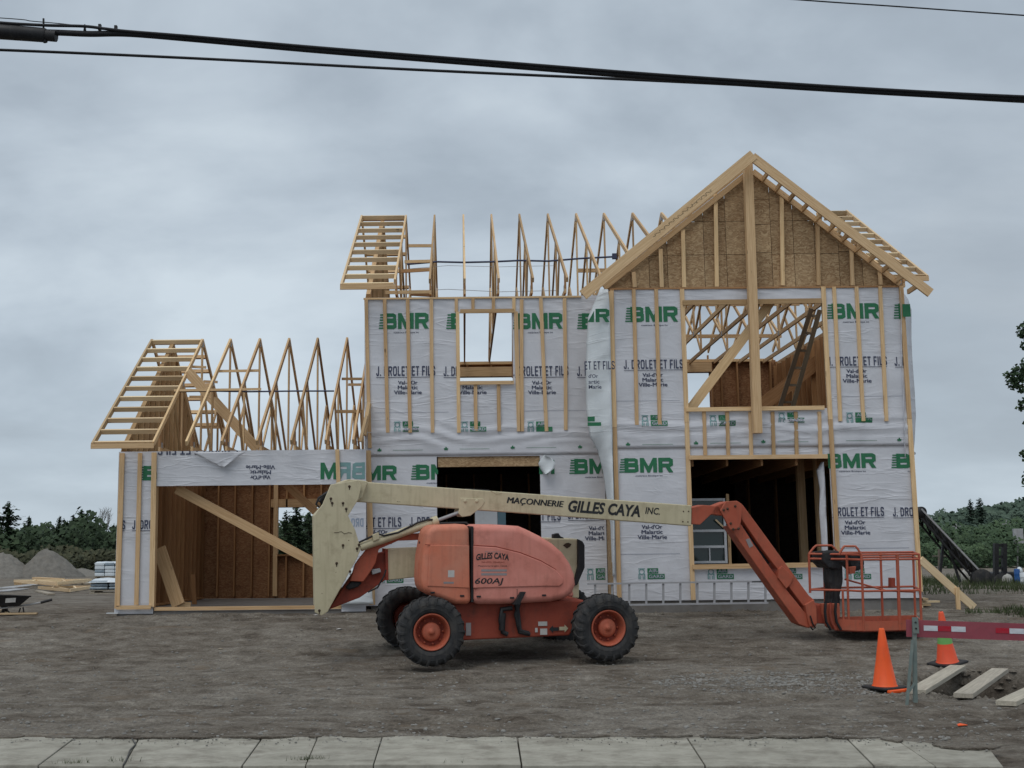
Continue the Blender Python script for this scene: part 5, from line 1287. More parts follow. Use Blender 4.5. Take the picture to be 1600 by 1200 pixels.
# scrap lumber pile right
for (p0, p1, w_, dz, lab) in (((1368,949),(1392,933),.09,.03,'short pale lumber offcut pointing up, left end of the scrap pile'), ((1392,934),(1447,944),.09,.12,'pale lumber scrap lying topmost across the pile'),
        ((1382,947),(1440,951),.09,.03,'pale lumber scrap at the front foot of the pile'), ((1370,951),(1410,941),.10,.06,'pale lumber scrap crossing under the basket posts'), ((1400,951),(1452,948),.12,.05,'wide pale offcut at the right end of the scrap pile'),
        ((1425,943),(1466,941),.14,.03,'greyish board lying flat right of the scrap pile'), ((1385,941),(1435,939),.09,.10,'thin pale scrap at the back of the pile')):
    a = gpt(*p0); b = gpt(*p1); a.z = gsmooth(a.x, a.y)+dz; b.z = gsmooth(b.x, b.y)+dz*.6+.02
    thing_beam('lumber_scrap', a, b, w_, .04, (0,0,1), M_['lumber_new'], lab, 'lumber', 'lumber scraps beside the basket')
# raking prop at the right corner with its stake
pr = empty('prop', ong(1523, 950), 'long pale raking board propping the right corner of the house, with a short stake', 'prop board')
a = at(1438, 874, 21.5); b = gpt(1522, 951); b.z += .02
beam('board', a, b, .13, .04, (0,-1,0), M_['lumber_new'], pr); m_ = a.lerp(b, .70); beam('stake', m_+Vector((-.03,-.05,-.30)), m_+Vector((-.03,-.05,.10)), .07, .04, (0,-1,0), LU, pr)

# ================================================================== CABLES OVERHEAD
CY = 10.0
def cable(name, pts, r, label, Y=CY, n=10, group=None, parent=None):
    P = []
    ctrl = [at(x, y, Y) for x, y in pts]
    # smooth through the points
    for i in range(len(ctrl)-1):
        p0 = ctrl[max(0,i-1)]; p1 = ctrl[i]; p2 = ctrl[i+1]; p3 = ctrl[min(len(ctrl)-1,i+2)]
        for k in range(10):
            t = k/10; P.append(.5*((2*p1)+(p2-p0)*t+(2*p0-5*p1+4*p2-p3)*t*t+(-p0+3*p1-3*p2+p3)*t**3))
    P.append(ctrl[-1])
    o = MB().tube(P, r, n).build(name, M_['cable'], parent); 
    if label: tag(o, label, 'cable', group)
    return o
gC = 'cables crossing the sky'
cable('thick_cable', [(-900,-30),(-300,22),(-60,45),(90,51),(140,53),(200,53),(300,61),(500,79),(800,103),(1000,119),(1200,133),(1400,145),(1600,155),(2000,170),(2600,180)], .026, 'thickest black overhead cable, running from the splice box to the right edge', group=gC)
cable('carrier_cable', [(-900,-50),(-300,0),(-60,29),(0,35.5),(70,39.5),(130,41),(165,45),(200,49),(300,57),(500,74.5),(800,98.5),(1000,114.5),(1200,128.5),(1400,141),(1600,151),(2000,166),(2600,177)], .013, 'carrier wire that joins the thick cable right of the splice box', Y=9.97, group=gC)
cable('lashing_wire', [(-300,10),(0,28),(50,33),(95,37),(140,42)], .004, 'hair-thin wire slanting down over the splice box at the left edge', Y=9.98, n=6, group=gC)
cable('thin_cable', [(-900,50),(-300,68),(0,78),(300,91),(600,106.5),(800,116),(1000,125),(1200,135),(1400,147),(1600,159),(2000,178),(2600,200)], .0125, 'lower black overhead cable crossing the whole sky, merging towards the thick one at right', Y=10.3, group=gC)
cable('phone_wire', [(400,-70),(900,-28),(1240,-1),(1400,10),(1600,24),(2000,50),(2600,80)], .0065, 'thin black wire in the upper right corner of the sky', Y=10.6, n=6, group=gC)
sp_ = empty('splice_box', at(0, 50, CY), 'black cable splice case hanging on the overhead cable at the upper left edge', 'splice case')
MB().tube([at(-160,36,CY), at(-100,41,CY), at(0,49.5,CY), at(70,55,CY), at(72,55.3,CY)], .075, 12, rs=[.05,.062,.066,.062,.055]).build('case', BK, sp_)
MB().tube([at(66,54.5,CY), at(88,56.5,CY)], .05, 12).build('end_cap', BK, sp_)
MB().tube([at(68,29,CY), at(68,56,CY)], .009, 8).build('clamp', BK, sp_)
MB().tube([at(132.5,38,CY), at(132.5,52,CY)], .012, 8, rs=[.005,.017]).build('clamp', BK, sp_)
MB().tube([at(70,62,CY), at(71,66,CY)], .02, 8).build('bolt', BK, sp_)
for x, y in ((156,42),(181,44)): MB().box(at(x-3,y+5,CY-.01), at(x+3,y-2.5,CY+.02)).build('clip', BK, sp_)
for i in range(4): MB().tube([at(3+i*6,41,CY), at(5+i*6,38,CY)], .01, 6).build('bolt', BK, sp_)
# ================================================================== SITE CLUTTER, LEFT
def wheelbarrow():
    p = gpt(20, 962); Y = p.y
    w_ = empty('wheelbarrow', p, 'black wheelbarrow with a small white mark on its tray, cut off by the left edge', 'wheelbarrow')
    A = lambda x, y, dy=0: at(x, y, Y+dy)
    pts = [(-52,930),(47,934),(40,945),(30,948),(-34,950)]
    P = [A(x, y) for x, y in pts]
    top = [A(-52,928,-.1), A(48,932,-.1), A(48,932,.5), A(-52,928,.5)]; bot = [A(-32,949,.0), A(30,947,.0), A(30,947,.4), A(-32,949,.4)]
    MB().add(top+bot, [(0,1,5,4),(1,2,6,5),(2,3,7,6),(3,0,4,7),(4,5,6,7)]).build('tray', M_['black_plastic'], w_, bevel=.01).modifiers.new('t','SOLIDIFY').thickness = .01
    MB().tube(top+[top[0]], .016, 6).build('rim', M_['black_plastic'], w_)
    MB().add([A(8,942,-.07), A(24,941,-.07), A(25,934,-.09), A(9,935,-.09)], [(0,1,2,3)]).build('decal', M_['decal_white'], w_, fix=False)
    for dy in (.05, .35):
        MB().tube([A(-60,952,dy), A(0,951,dy), A(45,945,dy), A(66,941,dy)], .018, 6).build('handle', M_['steel'], w_)
        MB().tube([A(64,941.4,dy), A(81,937,dy)], .024, 8).build('grip', M_['black_plastic'], w_)
        MB().tube([A(32,950,dy), A(28,961,dy), A(38,961,dy), A(36,949,dy)], .014, 6).build('leg', M_['black_plastic'], w_)
        MB().tube([A(10,951,dy), A(17,960,dy)], .01, 6).build('brace', M_['black_plastic'], w_)
    MB().lathe([(.09,-.04),(.17,-.05),(.19,0),(.17,.05),(.09,.04)], 24, Matrix.Translation(A(-4,953,.2)) , closed=True).build('wheel', M_['rubber'], w_)
wheelbarrow()
thing_beam('board', ong(-30,962,.03), ong(58,961,.03), .09, .03, (0,0,1), M_['lumber_new'], 'thin pale board lying on the gravel under the wheelbarrow', 'board')
thing_beam('board', ong(-20,953,.08), ong(12,960,.03), .09, .03, (0,0,1), M_['lumber_new'], 'short pale board end slanting down at the left edge by the wheelbarrow', 'board')
# gravel heaps
def heap(name, px, py, wpx, hpx, label, seed, asym=.0, dp=.9):
    c = gpt(px, py); s = c.y/1900; rw = wpx*s/2; h = hpx*s; mb = MB(); n, m = 80, 34
    c.y += rw*.6
    mb.v.append((0, 0, h))
    for j in range(1, m+1):
        f = j/m
        for i in range(n):
            a = 2*math.pi*i/n; r = f*(1+.16*noise.noise(Vector((math.cos(a)*1.6, math.sin(a)*1.6, seed)))+.05*noise.noise(Vector((math.cos(a)*6, math.sin(a)*6, seed+f*3))))
            z = h*(1-f)**1.0 if f > .12 else h*(1 - f*f*4.2)*.93
            z = h*max(0, (1-f**1.05)) * (1 - .10*math.exp(-(f/.16)**2)) + (h*.07*noise.noise(Vector((math.cos(a)*r*4, math.sin(a)*r*4, seed))) + h*.04*noise.noise(Vector((math.cos(a)*r*12, math.sin(a)*r*12, seed))))*(1-f)**.3
            mb.v.append((rw*r*math.cos(a)+asym*h*(1-f), rw*dp*r*math.sin(a), z - (.12 if j == m else 0)))
    for i in range(n): mb.f.append((0, 1+i, 1+(i+1) % n)); mb.m.append(0); mb.sm.append(True)
    for j in range(m-1):
        for i in range(n): mb.f.append((1+j*n+i, 1+(j+1)*n+i, 1+(j+1)*n+(i+1) % n, 1+j*n+(i+1) % n)); mb.m.append(0); mb.sm.append(True)
    mb.v[0] = (asym*h, 0, h*.92)
    return tag(mb.build(name, M_['gravel'], None, Matrix.Translation(c)), label, 'gravel heap', 'gravel heaps beyond the site')
heap('gravel_heap', 66, 903, 112, 50, 'grey gravel heap with a pointed top, right of the two by the treeline', 1, -.1)
heap('gravel_heap', -8, 904, 104, 44, 'grey gravel heap cut off by the left edge of the photo', 2)
heap('gravel_heap', 118, 901, 90, 14, 'low spread of gravel at the right foot of the pointed heap', 5)
heap('gravel_heap', 200, 893, 90, 25, 'far gravel heap mostly hidden behind the garage corner', 6)
# low timber rail beyond the heaps
p = gpt(118, 893); fe = empty('rail_fence', p, 'low dark timber rail running behind the gravel heaps', 'fence'); Y = p.y
beam('rail', at(112, 877, Y), at(180, 878, Y), .06, .10, (0,1,0), M_['old_board'], fe)
for x in (118, 136, 154, 172): beam('post', at(x, 893, Y), at(x, 876, Y), .10, .10, (0,-1,0), M_['old_board'], fe)
# trusses lying flat, planks and sheets
def flat_truss(px0, px1, pyb, label, up, material='lumber_new'):
    a, b = ong(px0, pyb), ong(px1, pyb-2); t = empty('flat_truss', a, label, 'roof truss', 'roof trusses lying on the ground'); z = .08+up
    c = gpt((px0*.45+px1*.55), pyb+5); zz_ = gsmooth(c.x, c.y)+z
    a.z = b.z = c.z = zz_
    m = M_[material]
    beam('chord', a, b, .05, .09, (0,0,1), m, t); beam('rafter', a, c, .05, .09, (0,0,1), m, t); beam('rafter', c, b, .05, .09, (0,0,1), m, t)
    for f, g in ((.28,.25),(.28,.5),(.62,.62),(.62,.85)):
        p = a.lerp(b, f); q = a.lerp(c, g*1.8) if g < .5 else c.lerp(b, (g-.5)*2); beam('web', p, q, .05, .08, (0,0,1), m, t)
flat_truss(22, 142, 918, 'pale roof truss lying flat, topmost of the pile near the gravel heaps', .16)
flat_truss(34, 135, 915, 'pale roof truss lying under the top one', .06); flat_truss(60, 148, 922, 'pale roof truss lying lowest at the front of the pile', .0)
for (x0, y0, x1, y1, w_, m, lab, dz, hh) in ((28,914,95,912,.5,'osb','brown sheet stack behind the flat trusses',.06,.12), (8,921,62,914,.6,'steel','grey metal sheets lying left of the trusses',.03,.06), (90,911,150,914,.9,'old_board','grey planks lying behind the trusses by the wrapped pallets',.05,.06),
        (55,910,95,913,.3,'lumber','orange-brown timber lying on the sheet stack',.2,.10), (0,925,35,921,.5,'steel','flat grey sheet on the ground behind the wheelbarrow',.02,.03), (60,925,80,930,.2,'old_board','dark board lying before the trusses',.03,.04)):
    a, b = ong(x0,y0,dz), ong(x1,y1,dz); thing_beam('board_stack' if w_ > .4 else 'timber', a, b, w_, hh, (0,0,1), M_[m], lab, 'boards')
# wrapped pallets
def pallet(px0, px1, pyb, pyt, label, nlay, top):
    a = gpt(px0, pyb); b = gpt(px1, pyb); Y = a.y; z1 = at(px0, pyt, Y).z; z0 = a.z
    r = empty('wrapped_pallet', a, label, 'pallet', 'wrapped pallets left of the garage')
    h = (z1-z0-.12)/nlay; rr = random.Random(px0)
    MB().box((a.x, Y, z0), (b.x, Y+1.0, z0+.03)).box((a.x, Y, z0+.08), (b.x, Y+1.0, z0+.11)).box((a.x+.05, Y+.02, z0+.03), (a.x+.15, Y+.9, z0+.08)).box((b.x-.15, Y+.02, z0+.03), (b.x-.05, Y+.9, z0+.08)).build('pallet_base', M_['old_board'], r)
    n = max(2, int((b.x-a.x)/.5)); 
    for j in range(nlay):
        for i in range(n):
            w_ = (b.x-a.x)/n; o = rr.uniform(-.03,.03)
            rbox('bag', (a.x+i*w_+.01, Y+o, z0+.12+j*h), (a.x+(i+1)*w_-.01, Y+1.0+o, z0+.12+(j+1)*h-.008), M_['plastic_white'] if rr.random() < (.75 if top else .35) else M_['pallet_blue'], r, bevel=.04)
    mb = MB(); n1, n2 = 12, 6
    for j in range(n2+1):
        for i in range(n1+1):
            x = a.x-.02+(b.x-a.x+.04)*i/n1; y = Y-.03+1.06*j/n2; e = min(i, n1-i, j, n2-j)
            mb.v.append((x, y, z1 + (.02+.09*abs(noise.noise(Vector((x*3,y*3,0)))) if e else -.06)))
    for j in range(n2):
        for i in range(n1): mb.f.append((j*(n1+1)+i, j*(n1+1)+i+1, (j+1)*(n1+1)+i+1, (j+1)*(n1+1)+i)); mb.m.append(0); mb.sm.append(True)
    mb.build('plastic_cover', M_['plastic_white'], r, fix=False)
pallet(147, 186, 904, 879, 'pallet of pale bags under white plastic, the rear and higher of the two', 4, True)
pallet(139, 186, 928, 907, 'pallet of blue-grey bags under crumpled white plastic, the front one left of the garage', 3, False)

# ================================================================== RIGHT BACKGROUND
cv = gpt(1540, 913); CYY = cv.y
con = empty('conveyor', cv, 'dark lattice loading conveyor standing tilted up on the right beside the woods', 'conveyor')
a, b = at(1439, 800, CYY), at(1538, 905, CYY); off = Vector((.35,0,.30)); dy = Vector((0,.5,0))
beam('belt', a+dy*.5, b+dy*.5, .42, .05, (0,0,1), M_['black_plastic'], con)
for k, d_ in enumerate((Vector((0,0,0)), dy)):
    beam('side_rail', a+d_+Vector((0,0,.09)), b+d_+Vector((0,0,.09)), .05, .12, (0,-1,0), M_['steel'] if k == 0 else M_['black_plastic'], con)
    beam('bottom_chord', a+d_-Vector((0,0,.17)), b+d_-Vector((.2,0,.12)), .05, .06, (0,-1,0), M_['black_plastic'], con)
    for i in range(16):
        f = i/16; p = a.lerp(b, f)+d_; q = a.lerp(b, f+(1/16 if i % 2 else .0))+d_-Vector((0,0,.16)); beam('lattice', p, q, .035, .035, (0,-1,0), M_['black_plastic'], con)
MB().lathe([(0,-.05),(.16,-.05),(.16,.55),(0,.55)], 18, Matrix.Translation(a)).build('head_roller', M_['black_plastic'], con)
MB().lathe([(0,-.05),(.28,-.05),(.28,.2),(0,.2)], 18, Matrix.Translation(b+Vector((-.1,-.1,.02)))).build('wheel', M_['rubber'], con)
beam('support', at(1475,840,CYY+.2), at(1467,912,CYY+.2), .07, .07, (0,-1,0), M_['black_plastic'], con); beam('support', at(1478,842,CYY+.2), at(1500,910,CYY+.2), .06, .06, (0,-1,0), M_['black_plastic'], con)
def bag(px0, px1, pyb, pyt, m, label, name='sack', cat='sack', seed=0, group=None):
    a = gpt(px0, pyb); Y = a.y; b = at(px1, pyb, Y); t = at(px0, pyt, Y); c = Vector(((a.x+b.x)/2, Y+.2, a.z)); rx = (b.x-a.x)/2; h = t.z-a.z
    mb = MB(); n, k = 16, 9
    for j in range(k+1):
        f = j/k; rr = math.sin(math.pi*(.14+.86*f))**.55 if f < 1 else .0
        for i in range(n):
            q = 2*math.pi*i/n; w_ = 1+.22*noise.noise(Vector((math.cos(q)*1.6, math.sin(q)*1.6, f*2+seed)))
            mb.v.append((c.x+rx*rr*w_*math.cos(q), c.y+rx*.8*rr*w_*math.sin(q), c.z+h*f*(1+.15*noise.noise(Vector((math.cos(q), math.sin(q), seed+3))))))
    for j in range(k):
        for i in range(n): mb.f.append((j*n+i, j*n+(i+1)%n, (j+1)*n+(i+1)%n, (j+1)*n+i)); mb.m.append(0); mb.sm.append(True)
    o = mb.build(name, m, None); return tag(o, label, cat, group)
gS = 'sacks and drums on the far right'
bag(1506,1524,912,888,M_['canvas'],'tall pale sack standing at the foot of the conveyor',seed=1,group=gS); bag(1520,1542,911,901,M_['canvas'],'low pale sack lying right of the tall one by the conveyor wheel',seed=2,group=gS)
bag(1571,1588,913,897,M_['canvas'],'pale sack right of the dark machine mast',seed=5,group=gS); bag(1592,1602,899,886,M_['plastic_white'],'white plastic bag lying on top of the blue drum',seed=7,group=gS)
def drum(px0, px1, pyb, pyt, m, label):
    a = gpt(px0, pyb); Y = a.y; b = at(px1, pyb, Y); h = at(px0, pyt, Y).z-a.z; r = (b.x-a.x)/2
    o = MB().lathe([(0,0),(r,0),(r,h*.3),(r*1.05,h*.33),(r,h*.36),(r,h*.64),(r*1.05,h*.67),(r,h*.7),(r*.98,h*.97),(r*.9,h),(r*.2,h),(r*.2,h*1.04),(0,h*1.04)], 20, Matrix.Translation((a.x+r, Y, a.z)) @ Matrix.Rotation(R(90), 4, 'X'))
    return tag(o.build('drum', m, None), label, 'drum', gS)
drum(1586,1595,913,889,M_['blue'],'blue plastic drum next to the pale sack at the right edge'); drum(1595,1606,915,895,M_['plastic_white'],'white drum cut off by the right edge'); drum(1604,1616,914,890,M_['blue'],'second blue drum just at the right edge')
# dark mast machine
p = gpt(1562, 912); MY = p.y; fk = empty('lift_truck', p, 'dark upright mast machine standing between the conveyor and the drums', 'machine')
for x in (1556, 1569): beam('mast', at(x, 912, MY), at(x, 849, MY), .12, .14, (0,-1,0), M_['black_plastic'], fk)
for y in (852, 870, 888): beam('crossbar', at(1556, y, MY), at(1569, y, MY), .08, .08, (0,-1,0), M_['black_plastic'], fk)
rbox('body', at(1555, 911, MY+.1), at(1571, 893, MY+1.2), M_['black_plastic'], fk, bevel=.05)
MB().lathe([(0,-.1),(.25,-.1),(.25,.1),(0,.1)], 16, Matrix.Translation(at(1566,909,MY-.1))).build('wheel', M_['rubber'], fk)
# poles
def pole(px, pyb, pyt, Y, label, box_=False, m='bark', r=.12):
    a, b = at(px, pyb, Y), at(px, pyt, Y); o = empty('utility_pole', a, label, 'pole', 'poles before the woods')
    MB().tube([a, b], r, 8).build('shaft', M_[m], o)
    if box_: MB().box(b+Vector((-.28,-.1,-.9)), b+Vector((.28,.1,0))).build('box', M_['steel'], o)
    else: MB().tube([b-Vector((.4,0,.4)), b+Vector((.4,0,-.4))], .04, 6).build('arm', M_[m], o)
pole(1590, 900, 826, 75, 'thin pole with a grey box at its top, at the right edge', True, 'steel', .05); pole(1572, 870, 812, 110, 'pale bare pole before the hill', False, 'steel', .06); pole(1494, 868, 816, 120, 'pale slim pole left of the dark spruce', False, 'steel', .06)
pole(1467, 905, 858, 70, 'short dark post under the conveyor', False, 'bark', .06)
# houses in the trees
def house_far(px, py, wpx, hpx, Y, label, rz=0):
    s = Y/1900; c = at(px, py, Y); W, H = wpx*s, hpx*s; g = .55
    o = empty('far_house', c, label, 'house', 'small houses among the trees on the hill')
    rbox('wall', (c.x-W/2, Y, c.z-H-2), (c.x+W/2, Y+W*.6, c.z-.01), M_['far_wall'], o)
    MB().prism([(c.x-W*.58, c.z), (c.x+W*.58, c.z), (c.x+W*.42, c.z+H*.55), (c.x-W*.42, c.z+H*.55)], lambda a,b,d:(a,d,b), Y-.3, Y+W*.62).build('roof', M_['far_roof'], o)
    for k in (-.28, .0, .28): MB().box((c.x+W*k-.3, Y-.04, c.z-H*.7), (c.x+W*k+.3, Y-.01, c.z-H*.25)).build('window', M_['teal'], o)
house_far(1444, 831, 24, 9, 165, 'small pale house high among the trees, next to the house corner'); house_far(1496, 846, 30, 8, 150, 'low pale house roof showing in the middle of the wooded hill'); house_far(1536, 850, 16, 7, 155, 'small grey roof right of the dark spruce on the hill'); house_far(1566, 838, 12, 6, 168, 'tiny pale roof on the hill behind the bare pole')

# ================================================================== TREES
def quad(mb, c, n, s, ar=1.0, rnd=random, mi=0):
    n = n.normalized(); t = n.orthogonal().normalized(); b = n.cross(t); a = rnd.random()*6.28
    u = (t*math.cos(a)+b*math.sin(a))*s; v = (b*math.cos(a)-t*math.sin(a))*s*ar
    k = len(mb.v); mb.v += [tuple(c-u-v*.4), tuple(c+u*.1-v), tuple(c+u), tuple(c+v)]; mb.f.append([k,k+1,k+2,k+3]); mb.m.append(mi); mb.sm.append(False)
def rv(r):
    while 1:
        v = Vector((r.uniform(-1,1), r.uniform(-1,1), r.uniform(-1,1)))
        if .05 < v.length < 1: return v
def broadleaf_mesh(seed, h=6, w_=4, n=4200, leaf=.10, lo=.18, nb=16):
    r = random.Random(seed); mb = MB(); blobs = []
    for i in range(nb):
        f = lo + (1-lo)*(i+.5)/nb; rad = w_/2*math.sin(math.pi*min(.96, (f-lo)/(1-lo)*.8+.16))**.8
        a = r.random()*6.28; q = r.random()**.5*rad*.75; blobs.append((Vector((q*math.cos(a), q*math.sin(a), f*h*.93)), r.uniform(.16,.30)*w_*(1.1-.45*f)))
    for i in range(n):
        c, s = r.choice(blobs); d = rv(r).normalized(); q = r.random()**.4
        p = c + Vector((d.x, d.y, d.z*.8))*s*q; nn = (d + rv(r)*.9 + Vector((0,0,.4))); quad(mb, p, nn, leaf*r.uniform(.6,1.4), .8, r)
    return mb
def conifer_mesh(seed, h=8, w_=3.2, leaf=.16, dens=1.0, ragged=.35, lo=.06):
    r = random.Random(seed); mb = MB(); lev = int(26*dens)
    for j in range(lev):
        f = lo + (1-lo)*(j/lev)**.95; R0 = w_/2*(1-f)**.62*r.uniform(1-ragged, 1.1)+.05; nb = max(4, int(9*(1-f)+4))
        for i in range(nb):
            if r.random() < .12: continue
            a = r.random()*6.28; ln = R0*r.uniform(.6,1.15); k = max(3, int(ln/leaf*2.2*dens)); up = r.uniform(-.28,.18)
            for m in range(k):
                g = (m+.6)/k; p = Vector((math.cos(a)*ln*g, math.sin(a)*ln*g, f*h+up*ln*g)) + rv(r)*leaf*1.0
                quad(mb, p, Vector((rv(r).x*.6, rv(r).y*.6, 1)) + rv(r)*.8, leaf*r.uniform(.7,1.4)*(1.15-.5*g), .7, r)
    for i in range(8): quad(mb, Vector((0,0,h*(.93+.01*i)))+rv(r)*.05, rv(r), leaf*.6, .6, r)
    return mb
LIB = {}
def lib(kind, seed, mat_):
    k = (kind, seed, mat_)
    if k not in LIB:
        if kind == 'con': mb = conifer_mesh(seed, w_=3.8, dens=1.2)
        elif kind == 'rag': mb = conifer_mesh(seed, dens=1.25, ragged=.7, w_=5.6, leaf=.19)
        elif kind == 'bro': mb = broadleaf_mesh(seed)
        me = bpy.data.meshes.new('crown'); me.from_pydata(mb.v, [], mb.f); me.materials.append(M_[mat_]); me.update()
        h = 8 if kind != 'bro' else 6
        tb = MB(); r = random.Random(seed); tb.tube([(0,0,-.6),(.03,0,h*.3),(0,.04,h*.62),(.02,0,h*.93)], .1, 7, rs=[.16,.12,.07,.02])
        for i in range(9):
            z = h*(.2+.07*i); a = r.random()*6.28; l = (1-z/h)*1.5+.2; tb.tube([(0,0,z),(math.cos(a)*l,math.sin(a)*l,z+.25*l)], .03, 5, rs=[.035,.01])
        mt = bpy.data.meshes.new('trunk'); mt.from_pydata(tb.v, [], tb.f); mt.materials.append(M_['bark']); mt.update()
        LIB[k] = (me, mt, h)
    return LIB[k]
def tree(name, kind, seed, px, pyb, pyt, Y, mat_, label, cat='tree', group=None, wide=1.0, lean=0):
    me, mt, h = lib(kind, seed, mat_); a = at(px, pyb, Y); b = at(px, pyt, Y); s = (b.z-a.z)/h*1.02
    M = Matrix.Translation(a) @ Matrix.Rotation(lean, 4, 'Y') @ Matrix.Rotation(seed*1.7+px, 4, 'Z') @ Matrix.Diagonal((s*wide, s*wide, s, 1))
    o = empty(name, M, label, cat, group)
    link(bpy.data.objects.new('crown', me), o, M); link(bpy.data.objects.new('trunk', mt), o, M); return o
gL = 'trees along the left treeline'; DB = 95
for (kind, seed, px, pyt, w_, lab, lean) in (
    ('rag', 1, -12, 800, .9, 'ragged dark conifer partly cut off by the left edge', .0), ('rag', 2, 18, 786, .95, 'tall ragged conifer leaning left with a feathery top, near the left edge', -.10), ('rag', 3, 38, 808, .8, 'shorter ragged tree on the right shoulder of the leaning conifer', .05),
    ('con', 4, 61, 818, .5, 'thin pointed sapling standing alone in a gap of the treeline', 0), ('bro', 5, 72, 826, 1.2, 'low round dark tree left of the paired spruces', 0), ('rag', 6, 90, 808, .75, 'dark spruce with two close tips in the middle of the treeline', 0), ('rag', 7, 97, 812, .7, 'narrow spruce touching the two-tipped one', 0),
    ('rag', 8, 112, 806, .8, 'dark spruce left of the tallest one by the garage', 0), ('rag', 9, 125, 797, .85, 'tallest spruce in the middle gap left of the garage', 0), ('rag', 10, 137, 812, .7, 'slender spruce on the right side of the tallest one', 0), ('bro', 11, 150, 828, 1.3, 'dark bushy tree below the bare branches near the garage', 0), ('rag', 12, 176, 820, .9, 'dark spruce partly hidden by the garage corner', 0), ('rag', 14, 168, 830, .8, 'low dark spruce just left of the garage corner', 0)):
    if kind == 'bro': tree('broadleaf_tree', kind, seed % 3, px, 895, pyt, DB+(px % 7)*2, 'leaf_dark', lab, group=gL, wide=w_*1.2, lean=lean)
    else: tree('conifer', kind, seed % 5, px, 895, pyt, DB+(px % 9)*2, 'leaf_dark', lab, group=gL, wide=w_*1.35, lean=lean)
# bare tree
a = at(158, 893, 104); r = random.Random(2); mb = MB()
def branch(p, d, l, rad, dep):
    q = p + d*l; mb.tube([p, p.lerp(q,.5)+rv(r)*l*.05, q], rad, 5, rs=[rad, rad*.8, rad*.6], cap=False)
    if dep:
        for _ in range(3): branch(p.lerp(q, r.uniform(.55,1)), (d+rv(r)*.75+Vector((0,0,.15))).normalized(), l*.62, rad*.6, dep-1)
branch(Vector((0,0,0)), Vector((0,0,1)), 2.6, .07, 5)
bt = mb.build('bare_tree', M_['bark'], None, Matrix.Translation(a), fix=False); tag(bt, 'bare leafless tree with a fine grey crown above the dark trees by the garage', 'tree')
# behind garage window
for (px, pyt, sd_, lab) in ((446, 800, 1, 'dark conifer seen through the garage window, left one'), (463, 790, 2, 'pointed dark conifer seen through the middle of the garage window'), (482, 802, 3, 'dark conifer seen at the right side of the garage window')):
    tree('conifer', 'con', sd_, px, 895, pyt, 80+sd_*3, 'leaf_dark', lab, group='trees behind the garage', wide=1.5)
# undergrowth masses (nobody could count them)
def mass(name, x0, x1, y0, y1, zf, hh, n, leaf, m, seed, basef=None):
    r = random.Random(seed); mb = MB()
    for _ in range(n):
        y = r.uniform(y0, y1); x = r.uniform(x0, x1) - .907 + .041*y; t = zf(x, y); hmax = hh*(.55+.75*abs(noise.noise(Vector((x*.22, y*.13, seed))))) + .12*hh*noise.noise(Vector((x*1.1, y, 2)))
        p = Vector((x, y, t + hmax*r.random()**.6)); quad(mb, p, Vector((rv(r).x, -.5+rv(r).y, .6)), leaf*r.uniform(.6,1.5), .8, r)
    return mb.build(name, m, kind='stuff', fix=False)
mass('undergrowth', -56, -26, 92, 112, lambda x, y: .5, 5.2, 26000, .2, M_['leaf_dark'], 3)
mass('undergrowth', -50, -24, 84, 90, lambda x, y: .5, 2.6, 9500, .16, M_['brush'], 4)
mass('undergrowth', -24, -8, 90, 100, lambda x, y: .5, 4.0, 8000, .24, M_['leaf_dark'], 6)
mass('undergrowth', -8, 24, 90, 100, lambda x, y: .5, 2.6, 7000, .28, M_['leaf_dark'], 7)
# right hand woods
mass('woods', 26, 60, 74, 80, lambda x, y: .5, 2.2, 26000, .10, M_['leaf_mid'], 8)
mass('woods', 30, 70, 90, 104, lambda x, y: .6, 3.6, 30000, .15, M_['leaf_mid'], 9)
mass('woods', 40, 100, 120, 140, lambda x, y: .8, 4.6, 28000, .22, M_['leaf_mid'], 10)
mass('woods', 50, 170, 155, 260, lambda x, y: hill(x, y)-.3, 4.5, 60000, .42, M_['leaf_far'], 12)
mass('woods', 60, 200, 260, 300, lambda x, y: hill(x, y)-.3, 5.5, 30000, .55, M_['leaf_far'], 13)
gR = 'trees on the right behind the site'
for (kind, seed, px, pyb, pyt, Y, m, w_, lab) in (
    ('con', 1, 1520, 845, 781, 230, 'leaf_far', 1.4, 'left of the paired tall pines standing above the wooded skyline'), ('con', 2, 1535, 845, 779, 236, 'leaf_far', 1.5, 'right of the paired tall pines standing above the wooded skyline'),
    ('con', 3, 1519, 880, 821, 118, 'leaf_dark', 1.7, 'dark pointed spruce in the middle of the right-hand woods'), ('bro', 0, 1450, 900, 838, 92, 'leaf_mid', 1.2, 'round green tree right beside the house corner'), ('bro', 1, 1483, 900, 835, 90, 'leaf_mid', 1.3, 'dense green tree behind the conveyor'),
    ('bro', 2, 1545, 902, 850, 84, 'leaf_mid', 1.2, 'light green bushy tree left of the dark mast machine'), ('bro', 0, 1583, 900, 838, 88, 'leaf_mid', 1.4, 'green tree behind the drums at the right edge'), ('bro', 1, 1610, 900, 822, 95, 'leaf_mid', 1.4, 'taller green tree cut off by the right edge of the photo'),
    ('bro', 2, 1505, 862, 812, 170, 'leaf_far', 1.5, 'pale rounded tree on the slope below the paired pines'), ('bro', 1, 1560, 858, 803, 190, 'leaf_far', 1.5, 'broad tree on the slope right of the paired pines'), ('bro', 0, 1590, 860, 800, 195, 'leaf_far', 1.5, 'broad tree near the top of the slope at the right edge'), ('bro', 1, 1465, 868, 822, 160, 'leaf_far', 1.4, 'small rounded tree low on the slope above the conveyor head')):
    tree('broadleaf_tree' if kind == 'bro' else 'conifer', kind, seed, px, pyb, pyt, Y, m, lab, group=gR, wide=w_)
